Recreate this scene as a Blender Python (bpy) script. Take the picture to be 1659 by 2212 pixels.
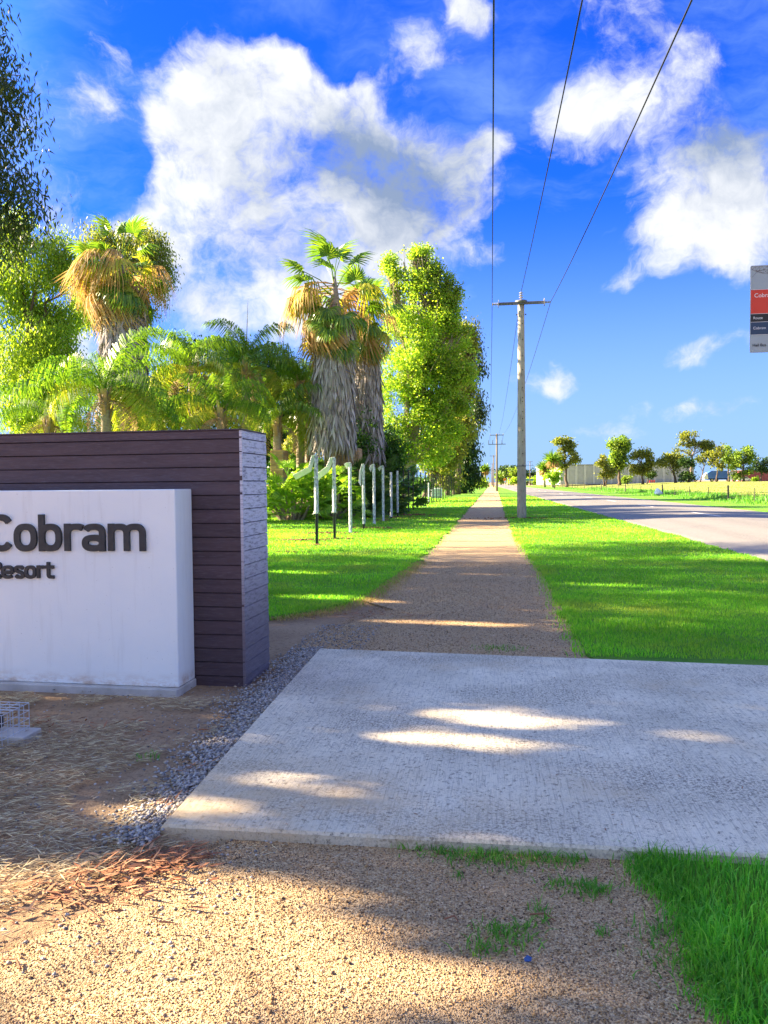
import bpy, math, random
import numpy as np
from mathutils import Vector, Matrix, Euler, Quaternion, noise as mnoise

# ------------------------------------------------------------------ scene, camera, world, sun
scene = bpy.context.scene
for o in list(bpy.data.objects):
    bpy.data.objects.remove(o, do_unlink=True)
COL = scene.collection
R = math.radians
F = 1659.0                      # focal length in units of a 1659 x 2212 view of the photograph
EYE = Vector((0, 0, 1.55))
YAW, PITCH, ROLL = R(8.0), R(2.14), R(-0.55)
ROT = Matrix.Rotation(YAW, 3, 'Z') @ Matrix.Rotation(R(90) - PITCH, 3, 'X') @ Matrix.Rotation(ROLL, 3, 'Z')
cam = bpy.data.cameras.new('camera')
cam_o = bpy.data.objects.new('camera', cam)
COL.objects.link(cam_o)
cam_o.location = EYE
cam_o.rotation_euler = ROT.to_euler()
cam.sensor_fit = 'HORIZONTAL'
cam.sensor_width = 36.0
cam.lens = 36.0
cam.clip_start = 0.05
cam.clip_end = 6000
scene.camera = cam_o
scene.render.engine = 'CYCLES'
scene.render.resolution_x, scene.render.resolution_y = 768, 1024

SUN_AZ, SUN_EL = R(175.0), R(26.0)
SUN = Vector((math.cos(SUN_AZ) * math.cos(SUN_EL), math.sin(SUN_AZ) * math.cos(SUN_EL), math.sin(SUN_EL)))
lamp = bpy.data.lights.new('sun', 'SUN')
lamp.energy = 4.0
lamp.angle = R(0.53)
lamp.color = (1.0, 0.80, 0.53)
lamp_o = bpy.data.objects.new('sun', lamp)
COL.objects.link(lamp_o)
lamp_o.rotation_euler = SUN.to_track_quat('Z', 'Y').to_euler()
lamp_o.location = (-60, 30, 40)

scene.view_settings.view_transform = 'Standard'
scene.view_settings.look = 'None'
scene.view_settings.gamma = 1.0
scene.view_settings.exposure = 2.95
scene.view_settings.use_curve_mapping = False

RX, UP, FW = (ROT @ Vector((1, 0, 0))), (ROT @ Vector((0, 1, 0))), (ROT @ Vector((0, 0, -1)))
FH = Vector((-math.sin(YAW), math.cos(YAW), 0))      # level heading of the lens


def ray(px, py):
    return FW * F + RX * (px - 829.5) - UP * (py - 1106.0)


def G(px, py, z=0.0):
    d = ray(px, py)
    return EYE + d * ((z - EYE.z) / d.z)


def At(px, py, dep):
    d = ray(px, py)
    return EYE + d * (dep / d.dot(FH))


def onY(px, py, p0, n):
    d = ray(px, py)
    return EYE + d * ((p0 - EYE).dot(n) / d.dot(n))


# ------------------------------------------------------------------ world: sky with clouds
WS = 0.13
world = bpy.data.worlds.new('World')
scene.world = world
world.use_nodes = True
wt = world.node_tree
wt.nodes.clear()


class NT:
    """small helper to write node graphs"""
    def __init__(self, tree):
        self.t = tree

    def n(self, kind, props=None, **inp):
        nd = self.t.nodes.new(kind)
        for k, v in (props or {}).items():
            setattr(nd, k, v)
        for k, v in inp.items():
            key = int(k[1:]) if k[0] == '_' and k[1:].isdigit() else k
            s = nd.inputs[key]
            if isinstance(v, bpy.types.NodeSocket):
                self.t.links.new(v, s)
            else:
                s.default_value = v
        return nd

    def math(self, op, a, b=0.0, c=0.0, clamp=False):
        return self.n('ShaderNodeMath', {'operation': op, 'use_clamp': clamp}, _0=a, _1=b, _2=c).outputs[0]

    def vmath(self, op, a, b=(0, 0, 0), out=0):
        return self.n('ShaderNodeVectorMath', {'operation': op}, _0=a, _1=b).outputs[out]

    def rng(self, v, a, b, c=0.0, d=1.0, kind='LINEAR'):
        nd = self.n('ShaderNodeMapRange', {'interpolation_type': kind, 'clamp': True})
        self.t.links.new(v, nd.inputs[0])
        for i, x in zip((1, 2, 3, 4), (a, b, c, d)):
            nd.inputs[i].default_value = x
        return nd.outputs[0]

    def mix(self, f, a, b, blend='MIX'):
        nd = self.n('ShaderNodeMix', {'data_type': 'RGBA', 'blend_type': blend})
        for s, v in ((nd.inputs[0], f), (nd.inputs[6], a), (nd.inputs[7], b)):
            if isinstance(v, bpy.types.NodeSocket):
                self.t.links.new(v, s)
            else:
                s.default_value = v if not (isinstance(v, tuple) and len(v) == 3) else (*v, 1)
        return nd.outputs[2]

    def noise(self, vec, scale, detail=5.0, rough=0.55, lac=2.0, dist=0.0, out=0):
        nd = self.n('ShaderNodeTexNoise', None, Scale=scale, Detail=detail, Roughness=rough, Lacunarity=lac, Distortion=dist)
        if vec is not None:
            self.t.links.new(vec, nd.inputs['Vector'])
        return nd.outputs[out]


W = NT(wt)
sky = W.n('ShaderNodeTexSky')
sky.sky_type = 'NISHITA'
sky.sun_disc = False
sky.sun_elevation = SUN_EL
sky.sun_rotation = R(90) - SUN_AZ
sky.air_density = 1.0
sky.dust_density = 0.5
sky.ozone_density = 3.0
skyc = W.n('ShaderNodeHueSaturation', None, Saturation=1.28, Value=1.0, Hue=0.5, Fac=1.0, Color=sky.outputs[0]).outputs[0]
tc = W.n('ShaderNodeTexCoord')
dirv = W.vmath('NORMALIZE', tc.outputs['Generated'])
aureole = W.rng(W.vmath('DOT_PRODUCT', dirv, tuple(SUN), 1), 0.62, 1.0, 0.0, 1.0, 'SMOOTHSTEP')     # whiter air round the sun
skyc = W.mix(1.0, skyc, W.mix(aureole, (0.037, 0.116, 0.34), (0.95, 0.95, 0.97)), 'MULTIPLY')
# stereographic map of the whole sky about the level heading of the street: continuous everywhere but straight behind
CR, CU, CF = Vector((math.cos(YAW), math.sin(YAW), 0)), Vector((0, 0, 1)), FH
du = W.vmath('DOT_PRODUCT', dirv, tuple(CR), 1)
dv = W.vmath('DOT_PRODUCT', dirv, tuple(CU), 1)
df = W.vmath('DOT_PRODUCT', dirv, tuple(CF), 1)
den = W.math('MAXIMUM', W.math('ADD', df, 1.0), 0.02)
uv = W.n('ShaderNodeCombineXYZ', None, X=W.math('DIVIDE', du, den), Y=W.math('DIVIDE', dv, den), Z=0.0).outputs[0]


def suv(px, py):
    d = ray(px, py).normalized()
    k = 1 + d.dot(CF)
    return d.dot(CR) / k, d.dot(CU) / k


warp = W.noise(uv, 7.0, 5.0, 0.6, out=1)
wv = W.vmath('MULTIPLY', W.vmath('SUBTRACT', warp, (0.5, 0.5, 0.5)), (0.07, 0.07, 0.0))
uvw = W.vmath('ADD', uv, wv)


def blob_sum(blobs, vec):
    tot = None
    for (px, py, rx, ry, ang, amp) in blobs:
        u, v = suv(px, py)
        s = 1.38 / (2 * F)
        mp = W.n('ShaderNodeMapping', {'vector_type': 'TEXTURE'}, Vector=vec, Location=(u, v, 0), Rotation=(0, 0, R(ang)), Scale=(rx * s, ry * s, 1.0))
        ln = W.vmath('LENGTH', mp.outputs[0], out=1)
        b = W.rng(ln, 0.0, 1.0, amp, 0.0, 'SMOOTHERSTEP')
        tot = b if tot is None else W.math('ADD', tot, b)
    return tot


# cumulus, in pixels of the 1659-wide photograph: x, y, half width, half height, tilt, strength
CUM = [(480, 260, 210, 150, 15, 1.0), (570, 200, 170, 130, 0, 0.9), (660, 300, 190, 140, -10, 0.8), (765, 215, 75, 60, 0, 0.75),
       (560, 400, 220, 140, -25, 0.75), (400, 410, 120, 90, 0, 0.75), (700, 480, 260, 120, -15, 0.7), (480, 600, 260, 150, -20, 0.85),
       (330, 540, 120, 70, 0, 0.6), (840, 390, 260, 160, -20, 0.72), (950, 330, 140, 80, 0, 0.5), (980, 420, 150, 90, -20, 0.45), (620, 640, 220, 110, 0, 0.6), (380, 290, 120, 70, 20, 0.5),
       (1000, 20, 70, 50, -30, 0.8), (1500, 430, 240, 170, 0, 0.52), (1600, 500, 180, 110, 0, 0.45), (1560, 250, 200, 150, 10, 0.36),
       (1330, 230, 200, 90, 15, 0.40), (1400, 100, 160, 90, -10, 0.34), (1240, 220, 130, 60, 0, 0.42), (195, 250, 60, 60, -20, 0.45),
       (210, 110, 50, 60, 30, 0.36), (870, 120, 120, 80, 0, 0.36), (1060, 290, 60, 70, 0, 0.5), (1520, 770, 190, 45, 5, 0.45), (1190, 820, 90, 40, 0, 0.36),
       (1370, 610, 130, 40, 10, 0.35), (90, 200, 160, 200, 0, 0.3), (900, 560, 220, 90, -10, 0.4), (60, 780, 200, 160, 0, 0.8), (1260, 770, 170, 50, 5, 0.34), (1400, 880, 230, 40, 0, 0.36), (1580, 860, 160, 60, 0, 0.38), (1300, 930, 200, 30, 0, 0.34), (1130, 560, 120, 60, 0, 0.3)]
dens = W.math('MINIMUM', blob_sum(CUM, uvw), 0.74)
# the rest of the sky carries the same scattered cloud
gen = W.noise(dirv, 2.6, 6.0, 0.6)
back = W.rng(df, 0.80, 0.55, 0.0, 1.0, 'SMOOTHSTEP')
gen = W.math('MULTIPLY', W.rng(gen, 0.44, 0.60, 0.0, 0.95), back)
dens = W.math('MAXIMUM', dens, gen)
fine = W.noise(uvw, 11.0, 11.0, 0.66)
fine2 = W.noise(uv, 4.0, 4.0, 0.5)
d1 = W.math('ADD', dens, W.math('MULTIPLY', W.math('SUBTRACT', fine, 0.5), 2.5))
d1 = W.math('ADD', d1, W.math('MULTIPLY', W.math('SUBTRACT', fine2, 0.5), 0.5))
cover = W.rng(d1, 0.24, 0.80, 0.0, 1.0, 'SMOOTHSTEP')
# thin high veil and a paler horizon
veil = W.noise(W.vmath('MULTIPLY', uvw, (1.0, 2.4, 1.0)), 5.0, 7.0, 0.62)
veil = W.rng(veil, 0.42, 0.70, 0.0, 0.70, 'SMOOTHSTEP')
low = W.rng(dv, 0.0, 0.36, 0.92, 0.0, 'SMOOTHSTEP')
thin = W.math('MAXIMUM', W.math('MULTIPLY', veil, W.rng(dv, 0.0, 0.7, 1.0, 0.45)), low)
# light and dark inside the cloud: density towards the sun side against density here
sh = W.noise(W.vmath('ADD', uvw, (-0.028, 0.026, 0)), 11.0, 8.0, 0.62)
soft = W.noise(uvw, 16.0, 6.0, 0.6)
shade_big = blob_sum([(880, 400, 230, 150, -15, 1.0), (760, 340, 170, 110, -20, 0.5), (1620, 300, 180, 150, 0, 0.75), (720, 560, 220, 90, 0, 0.35), (1480, 300, 140, 100, 0, 0.35), (560, 420, 90, 60, 0, 0.2)], uvw)
rel = W.math('MULTIPLY', W.math('SUBTRACT', sh, fine), 2.2)
lum = W.math('SUBTRACT', W.math('SUBTRACT', 0.98, W.math('MULTIPLY', shade_big, 0.9)), rel)
lum = W.math('SUBTRACT', lum, W.math('MULTIPLY', W.rng(soft, 0.35, 0.7), 0.30), clamp=True)
k = 1.0 / WS
cloudc = W.mix(lum, tuple(x * k for x in (0.040, 0.053, 0.080)), tuple(x * k for x in (0.134, 0.137, 0.142)))
veilc = tuple(x * k for x in (0.057, 0.090, 0.144))
c = W.mix(thin, skyc, veilc)
c = W.mix(cover, c, cloudc)
bg = W.n('ShaderNodeBackground', None, Color=c, Strength=WS)
wo = W.n('ShaderNodeOutputWorld', None, Surface=bg.outputs[0])
# ------------------------------------------------------------------ materials
MATS = {}


def base_mat(name):
    m = bpy.data.materials.new(name)
    m.use_nodes = True
    t = NT(m.node_tree)
    b = m.node_tree.nodes['Principled BSDF']
    MATS[name] = m
    return m, t, b


def link(t, a, b):
    t.t.links.new(a, b)


def surf(name, c1, c2, scale=6.0, rough=0.8, bump=0.0, bscale=40.0, spec=0.3, metal=0.0, stretch=(1, 1, 1), c3=None, s3=60.0, lo=0.35, hi=0.65, island=0.0):
    m, t, b = base_mat(name)
    tcx = t.n('ShaderNodeTexCoord').outputs['Object']
    v = t.vmath('MULTIPLY', tcx, stretch)
    f = t.rng(t.noise(v, scale, 6, 0.6), lo, hi)
    col = t.mix(f, c1, c2)
    if c3 is not None:
        col = t.mix(t.rng(t.noise(v, s3, 4, 0.6), 0.52, 0.7), col, c3)
    if island:
        geo = t.n('ShaderNodeObjectInfo').outputs['Random']
        col = t.mix(1.0, col, t.n('ShaderNodeCombineColor', None, Red=t.rng(geo, 0, 1, 1 - island, 1 + island), Green=t.rng(geo, 0, 1, 1 - island, 1 + island), Blue=t.rng(geo, 0, 1, 1 - island, 1 + island)).outputs[0], 'MULTIPLY')
    link(t, col, b.inputs['Base Color'])
    b.inputs['Roughness'].default_value = rough
    b.inputs['Specular IOR Level'].default_value = spec
    b.inputs['Metallic'].default_value = metal
    if bump:
        h = t.noise(v, bscale, 5, 0.65)
        bn = t.n('ShaderNodeBump', None, Strength=bump, Distance=0.02, Height=h)
        link(t, bn.outputs[0], b.inputs['Normal'])
    return m


def leaf(name, cols, trans=0.4, rough=0.5, spec=0.35, big=0.0, tint=None, patch=None):
    """leaves: colour differs from leaf to leaf, some light passes through"""
    m, t, b = base_mat(name)
    geo = t.n('ShaderNodeNewGeometry')
    r = geo.outputs['Random Per Island']
    ramp = t.n('ShaderNodeValToRGB')
    el = ramp.color_ramp.elements
    while len(el) < len(cols):
        el.new(0.5)
    for i, cc in enumerate(cols):
        el[i].position = i / max(1, len(cols) - 1)
        el[i].color = (*cc, 1)
    link(t, r, ramp.inputs[0])
    col = ramp.outputs[0]
    if big:
        nz = t.noise(t.n('ShaderNodeTexCoord').outputs['Object'], big, 3, 0.5)
        g = t.rng(nz, 0.3, 0.7, 0.72, 1.25)
        col = t.mix(1.0, col, t.n('ShaderNodeCombineColor', None, Red=g, Green=g, Blue=g).outputs[0], 'MULTIPLY')
    if patch:
        nz = t.noise(t.n('ShaderNodeTexCoord').outputs['Object'], patch[1], 5, 0.6)
        col = t.mix(t.rng(nz, 0.5, 0.7, 0, patch[2]), col, patch[0])
    link(t, col, b.inputs['Base Color'])
    b.inputs['Roughness'].default_value = rough
    b.inputs['Specular IOR Level'].default_value = spec
    tr = t.n('ShaderNodeBsdfTranslucent')
    tcol = t.mix(1.0, col, tint or (1.5, 1.45, 0.55), 'MULTIPLY')
    link(t, tcol, tr.inputs[0])
    mx = t.n('ShaderNodeMixShader', None, Fac=trans)
    link(t, b.outputs[0], mx.inputs[1])
    link(t, tr.outputs[0], mx.inputs[2])
    link(t, mx.outputs[0], m.node_tree.nodes['Material Output'].inputs[0])
    return m


# ------------------------------------------------------------------ meshes and objects
ORG = {}


def mesh_np(name, V, Fa, smooth=False):
    V = np.asarray(V, dtype=np.float32)
    me = bpy.data.meshes.new(name)
    if isinstance(Fa, np.ndarray):
        k = Fa.shape[1]
        n = Fa.shape[0]
        me.vertices.add(len(V))
        me.vertices.foreach_set('co', V.ravel())
        me.loops.add(n * k)
        me.loops.foreach_set('vertex_index', Fa.astype(np.int32).ravel())
        me.polygons.add(n)
        me.polygons.foreach_set('loop_start', np.arange(0, n * k, k, dtype=np.int32))
        if smooth:
            me.polygons.foreach_set('use_smooth', np.ones(n, dtype=bool))
        me.update(calc_edges=True)
    else:
        me.from_pydata([tuple(map(float, v)) for v in V], [], [tuple(map(int, f)) for f in Fa])
        if smooth:
            me.polygons.foreach_set('use_smooth', np.ones(len(Fa), dtype=bool))
        me.update()
    return me


def tag(o, label=None, cat=None, group=None, kind=None):
    if label:
        o['label'] = label
    if cat:
        o['category'] = cat
    if group:
        o['group'] = group
    if kind:
        o['kind'] = kind
    return o


def empty(name, loc, label=None, cat=None, group=None):
    o = bpy.data.objects.new(name, None)
    COL.objects.link(o)
    o.location = loc
    o.empty_display_size = 0.2
    ORG[o.name] = Vector(loc)
    return tag(o, label, cat, group)


def link_mesh(name, me, mat, parent=None, kind=None):
    o = bpy.data.objects.new(name, me)
    COL.objects.link(o)
    if mat is not None and len(me.materials) == 0:
        me.materials.append(mat)
    if parent is not None:
        o.parent = parent
    if kind:
        o['kind'] = kind
    return o


def obj(name, V, Fa, mat, parent=None, smooth=False, kind=None):
    """V in world space; a child is stored relative to its thing's base"""
    V = np.asarray(V, dtype=np.float64)
    if parent is not None:
        og = ORG[parent.name]
        V = V - np.array(og)
    else:
        og = Vector((0, 0, 0))
    o = link_mesh(name, mesh_np(name, V, Fa, smooth), mat, parent, kind)
    ORG[o.name] = og
    return o


class MB:
    def __init__(self):
        self.v, self.f = [], []

    def add(self, V, Fs):
        k = len(self.v)
        self.v += [tuple(x) for x in V]
        self.f += [tuple(i + k for i in f) for f in Fs]
        return self

    def box(self, a, b, bev=0.0):
        (x0, y0, z0), (x1, y1, z1) = a, b
        if bev <= 0:
            V = [(x0, y0, z0), (x1, y0, z0), (x1, y1, z0), (x0, y1, z0), (x0, y0, z1), (x1, y0, z1), (x1, y1, z1), (x0, y1, z1)]
            return self.add(V, [(3, 2, 1, 0), (4, 5, 6, 7), (0, 1, 5, 4), (1, 2, 6, 5), (2, 3, 7, 6), (3, 0, 4, 7)])
        e = bev
        V = []
        for (x, sx) in ((x0, 1), (x1, -1)):
            for (y, sy) in ((y0, 1), (y1, -1)):
                for (z, sz) in ((z0, 1), (z1, -1)):
                    V += [(x, y + sy * e, z + sz * e), (x + sx * e, y, z + sz * e), (x + sx * e, y + sy * e, z)]
        me = Matrix.Identity(3)
        idx = lambda i, j, k, a: ((i * 2 + j) * 2 + k) * 3 + a
        Fs = []
        Fs.append([idx(0, 0, 0, 0), idx(0, 0, 1, 0), idx(0, 1, 1, 0), idx(0, 1, 0, 0)])
        Fs.append([idx(1, 0, 0, 0), idx(1, 1, 0, 0), idx(1, 1, 1, 0), idx(1, 0, 1, 0)])
        Fs.append([idx(0, 0, 0, 1), idx(1, 0, 0, 1), idx(1, 0, 1, 1), idx(0, 0, 1, 1)])
        Fs.append([idx(0, 1, 0, 1), idx(0, 1, 1, 1), idx(1, 1, 1, 1), idx(1, 1, 0, 1)])
        Fs.append([idx(0, 0, 0, 2), idx(0, 1, 0, 2), idx(1, 1, 0, 2), idx(1, 0, 0, 2)])
        Fs.append([idx(0, 0, 1, 2), idx(1, 0, 1, 2), idx(1, 1, 1, 2), idx(0, 1, 1, 2)])
        for j in (0, 1):
            for k in (0, 1):
                Fs.append([idx(0, j, k, 1), idx(1, j, k, 1), idx(1, j, k, 2), idx(0, j, k, 2)])
        for i in (0, 1):
            for k in (0, 1):
                Fs.append([idx(i, 0, k, 0), idx(i, 1, k, 0), idx(i, 1, k, 2), idx(i, 0, k, 2)])
        for i in (0, 1):
            for j in (0, 1):
                Fs.append([idx(i, j, 0, 0), idx(i, j, 1, 0), idx(i, j, 1, 1), idx(i, j, 0, 1)])
                for k in (0, 1):
                    Fs.append([idx(i, j, k, 0), idx(i, j, k, 1), idx(i, j, k, 2)])
        return self.add(V, Fs)

    def tube(self, pts, rad, n=8, cap=True):
        V, Fs = tube_vf(pts, rad, n, cap)
        return self.add(V, Fs)

    def prism(self, poly, axis, a, b):
        """poly: 2-D outline in the two axes other than axis"""
        n = len(poly)

        def mk(p, w):
            q = [0, 0, 0]
            o = [i for i in range(3) if i != axis]
            q[o[0]], q[o[1]], q[axis] = p[0], p[1], w
            return tuple(q)
        V = [mk(p, a) for p in poly] + [mk(p, b) for p in poly]
        Fs = [tuple(range(n - 1, -1, -1)), tuple(range(n, 2 * n))] + [(i, (i + 1) % n, (i + 1) % n + n, i + n) for i in range(n)]
        return self.add(V, Fs)

    def build(self, name, mat, parent=None, smooth=False, kind=None):
        return obj(name, np.array(self.v), self.f, mat, parent, smooth, kind)


def tube_vf(pts, rad, n=8, cap=True):
    pts = [Vector(p) for p in pts]
    if not hasattr(rad, '__len__'):
        rad = [rad] * len(pts)
    V, Fs = [], []
    ref = Vector((0.3, 0.9, 0.1))
    for i, p in enumerate(pts):
        d = (pts[min(i + 1, len(pts) - 1)] - pts[max(i - 1, 0)])
        if d.length < 1e-9:
            d = Vector((0, 0, 1))
        d.normalize()
        r0 = ref if abs(d.dot(ref.normalized())) < 0.95 else Vector((1, 0, 0))
        a = d.cross(r0).normalized()
        b = d.cross(a)
        for j in range(n):
            t = 2 * math.pi * j / n
            V.append(p + (a * math.cos(t) + b * math.sin(t)) * rad[i])
    for i in range(len(pts) - 1):
        for j in range(n):
            k = (j + 1) % n
            Fs.append((i * n + j, i * n + k, (i + 1) * n + k, (i + 1) * n + j))
    if cap:
        Fs.append(tuple(range(n - 1, -1, -1)))
        Fs.append(tuple((len(pts) - 1) * n + j for j in range(n)))
    return V, Fs


def nrm(a):
    return a / np.maximum(np.linalg.norm(a, axis=-1, keepdims=True), 1e-9)


def leaf_quads(c, d, L, Wd, rng, mid=0.42, nrm_hint=None):
    """diamond leaves: base c, direction d, length L, width Wd"""
    n = len(c)
    d = nrm(d)
    h = rng.normal(size=(n, 3)) if nrm_hint is None else nrm_hint + rng.normal(size=(n, 3)) * 0.35
    s = nrm(np.cross(d, h))
    L = np.broadcast_to(np.asarray(L, float).reshape(-1, 1), (n, 1))
    Wd = np.broadcast_to(np.asarray(Wd, float).reshape(-1, 1), (n, 1))
    V = np.empty((n, 4, 3))
    V[:, 0] = c
    V[:, 1] = c + d * L * mid + s * Wd * 0.5
    V[:, 2] = c + d * L
    V[:, 3] = c + d * L * mid - s * Wd * 0.5
    Fa = np.arange(n * 4).reshape(n, 4)
    return V.reshape(-1, 3), Fa


def in_poly(P, poly):
    x, y = P[:, 0], P[:, 1]
    c = np.zeros(len(P), bool)
    n = len(poly)
    for i in range(n):
        x0, y0 = poly[i][0], poly[i][1]
        x1, y1 = poly[(i + 1) % n][0], poly[(i + 1) % n][1]
        if y0 == y1:
            continue
        t = ((y0 > y) != (y1 > y)) & (x < (x1 - x0) * (y - y0) / (y1 - y0) + x0)
        c ^= t
    return c


def vnoise(P, s, seed=0):
    """cheap smooth value noise on 2-D points"""
    q = P[:, :2] * s + seed * 17.31
    i = np.floor(q).astype(np.int64)
    f = q - i
    f = f * f * (3 - 2 * f)

    def h(a, b):
        v = np.sin(a * 127.1 + b * 311.7 + seed * 7.7) * 43758.5453
        return v - np.floor(v)
    a, b = i[:, 0], i[:, 1]
    return (h(a, b) * (1 - f[:, 0]) + h(a + 1, b) * f[:, 0]) * (1 - f[:, 1]) + (h(a, b + 1) * (1 - f[:, 0]) + h(a + 1, b + 1) * f[:, 0]) * f[:, 1]


def rough_line(pts, step=0.15, amp=0.05, seed=1):
    """subdivide a 2-D polyline and make it wander"""
    out = []
    rr = random.Random(seed)
    for i in range(len(pts) - 1):
        a, b = Vector(pts[i][:2]), Vector(pts[i + 1][:2])
        L = (b - a).length
        n = max(1, min(60, int(L / step)))
        nrmv = Vector((-(b - a).y, (b - a).x)) / max(L, 1e-6)
        for j in range(n):
            p = a + (b - a) * (j / n)
            w = mnoise.noise(Vector((p.x * 1.3, p.y * 1.3, seed))) + 0.6 * mnoise.noise(Vector((p.x * 5, p.y * 5, seed + 3)))
            out.append(p + nrmv * w * amp)
    out.append(Vector(pts[-1][:2]))
    return [(p.x, p.y) for p in out]


def sheet(name, poly, z, mat, kind='structure', drop=0.0):
    n = len(poly)
    V = [(x, y, z) for x, y in poly]
    Fs = [tuple(range(n))]
    if drop:
        V += [(x, y, z - drop) for x, y in poly]
        Fs += [(i, (i + 1) % n, (i + 1) % n + n, i + n) for i in range(n)]
    me = mesh_np(name, V, Fs)
    o = link_mesh(name, me, mat, None, kind)
    if me.polygons[0].normal.z < 0:
        me.flip_normals()
    return o
# ------------------------------------------------------------------ ground materials
def ground_mats():
    # bare earth, far paddock
    m, t, b = base_mat('earth')
    tcx = t.n('ShaderNodeTexCoord').outputs['Object']
    a = t.rng(t.noise(tcx, 0.7, 6, 0.6), 0.35, 0.65)
    col = t.mix(a, (0.27, 0.17, 0.09), (0.42, 0.29, 0.165))
    col = t.mix(t.rng(t.noise(tcx, 30, 4, 0.7), 0.5, 0.75), col, (0.14, 0.08, 0.045))
    link(t, col, b.inputs['Base Color'])
    b.inputs['Roughness'].default_value = 0.95
    bn = t.n('ShaderNodeBump', None, Strength=0.8, Distance=0.03, Height=t.noise(tcx, 45, 5, 0.7))
    link(t, bn.outputs[0], b.inputs['Normal'])

    # crushed-granite gravel
    m, t, b = base_mat('gravel')
    tcx = t.n('ShaderNodeTexCoord').outputs['Object']
    vor = t.n('ShaderNodeTexVoronoi', {'feature': 'F1'}, Scale=150.0, Randomness=1.0)
    link(t, tcx, vor.inputs['Vector'])
    sep = t.n('ShaderNodeSeparateColor', None, Color=vor.outputs['Color'])
    ramp = t.n('ShaderNodeValToRGB')
    el = ramp.color_ramp.elements
    cols = [(0.17, 0.105, 0.052), (0.46, 0.305, 0.145), (0.60, 0.415, 0.21), (0.70, 0.535, 0.31)]
    while len(el) < 4:
        el.new(0.5)
    for i, cc in enumerate(cols):
        el[i].position = (0.0, 0.3, 0.7, 1.0)[i]
        el[i].color = (*cc, 1)
    link(t, sep.outputs[0], ramp.inputs[0])
    big = t.rng(t.noise(tcx, 0.8, 6, 0.65), 0.3, 0.7)
    col = t.mix(big, ramp.outputs[0], t.mix(0.5, ramp.outputs[0], (0.36, 0.235, 0.125)))
    crev = t.rng(vor.outputs['Distance'], 0.0, 0.55, 1.0, 0.0)
    red = t.rng(t.noise(tcx, 0.35, 4, 0.6), 0.58, 0.78, 0.0, 0.35)
    col = t.mix(red, col, (0.25, 0.125, 0.06))
    link(t, col, b.inputs['Base Color'])
    b.inputs['Roughness'].default_value = 0.9
    hh = t.math('ADD', crev, t.math('MULTIPLY', t.noise(tcx, 6, 4, 0.6), 0.6))
    bn = t.n('ShaderNodeBump', None, Strength=0.9, Distance=0.012, Height=hh)
    link(t, bn.outputs[0], b.inputs['Normal'])

    # mown lawn (turf below the blades)
    m, t, b = base_mat('turf')
    tcx = t.n('ShaderNodeTexCoord').outputs['Object']
    a = t.rng(t.noise(tcx, 1.1, 7, 0.65), 0.3, 0.7)
    col = t.mix(a, (0.10, 0.30, 0.022), (0.20, 0.40, 0.032))
    col = t.mix(t.rng(t.noise(tcx, 0.22, 4, 0.6), 0.55, 0.72, 0, 0.55), col, (0.34, 0.38, 0.06))
    fin = t.noise(t.vmath('MULTIPLY', tcx, (1, 1, 1)), 60, 4, 0.7)
    col = t.mix(t.rng(fin, 0.42, 0.68, 0, 0.5), col, (0.05, 0.17, 0.014))
    link(t, col, b.inputs['Base Color'])
    b.inputs['Roughness'].default_value = 0.85
    b.inputs['Specular IOR Level'].default_value = 0.2
    bn = t.n('ShaderNodeBump', None, Strength=1.0, Distance=0.05, Height=t.noise(tcx, 38, 5, 0.75))
    link(t, bn.outputs[0], b.inputs['Normal'])

    # dry paddock
    m, t, b = base_mat('paddock')
    tcx = t.n('ShaderNodeTexCoord').outputs['Object']
    a = t.rng(t.noise(tcx, 0.12, 7, 0.65), 0.35, 0.65)
    col = t.mix(a, (0.24, 0.30, 0.05), (0.35, 0.34, 0.08))
    col = t.mix(t.rng(t.noise(t.vmath('MULTIPLY', tcx, (1, 0.4, 1)), 0.35, 6, 0.7), 0.5, 0.64), col, (0.13, 0.22, 0.03))
    link(t, col, b.inputs['Base Color'])
    b.inputs['Roughness'].default_value = 0.95
    bn = t.n('ShaderNodeBump', None, Strength=1.0, Distance=0.15, Height=t.noise(tcx, 8, 5, 0.75))
    link(t, bn.outputs[0], b.inputs['Normal'])

    # old bitumen
    m, t, b = base_mat('asphalt')
    tcx = t.n('ShaderNodeTexCoord').outputs['Object']
    vor = t.n('ShaderNodeTexVoronoi', {'feature': 'F1'}, Scale=60.0)
    link(t, tcx, vor.inputs['Vector'])
    sep = t.n('ShaderNodeSeparateColor', None, Color=vor.outputs['Color'])
    col = t.mix(sep.outputs[0], (0.11, 0.104, 0.096), (0.26, 0.245, 0.22))
    wheel = t.rng(t.noise(t.vmath('MULTIPLY', tcx, (0.9, 0.03, 1)), 1.0, 4, 0.5), 0.4, 0.62, 0, 0.35)
    col = t.mix(wheel, col, (0.28, 0.262, 0.235))
    patch = t.rng(t.noise(tcx, 0.5, 6, 0.7), 0.56, 0.7, 0, 0.4)
    col = t.mix(patch, col, (0.10, 0.10, 0.105))
    link(t, col, b.inputs['Base Color'])
    b.inputs['Roughness'].default_value = 0.75
    bn = t.n('ShaderNodeBump', None, Strength=0.4, Distance=0.006, Height=vor.outputs['Distance'])
    link(t, bn.outputs[0], b.inputs['Normal'])

    # broom-finished concrete, weathered
    m, t, b = base_mat('concrete')
    tcx = t.n('ShaderNodeTexCoord').outputs['Object']
    base = t.rng(t.noise(tcx, 1.3, 7, 0.6), 0.32, 0.68)
    col = t.mix(base, (0.58, 0.52, 0.385), (0.80, 0.72, 0.54))
    dirt = t.rng(t.noise(t.vmath('MULTIPLY', tcx, (1.0, 1.6, 1)), 0.9, 6, 0.65), 0.42, 0.62, 0, 0.95)
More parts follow.
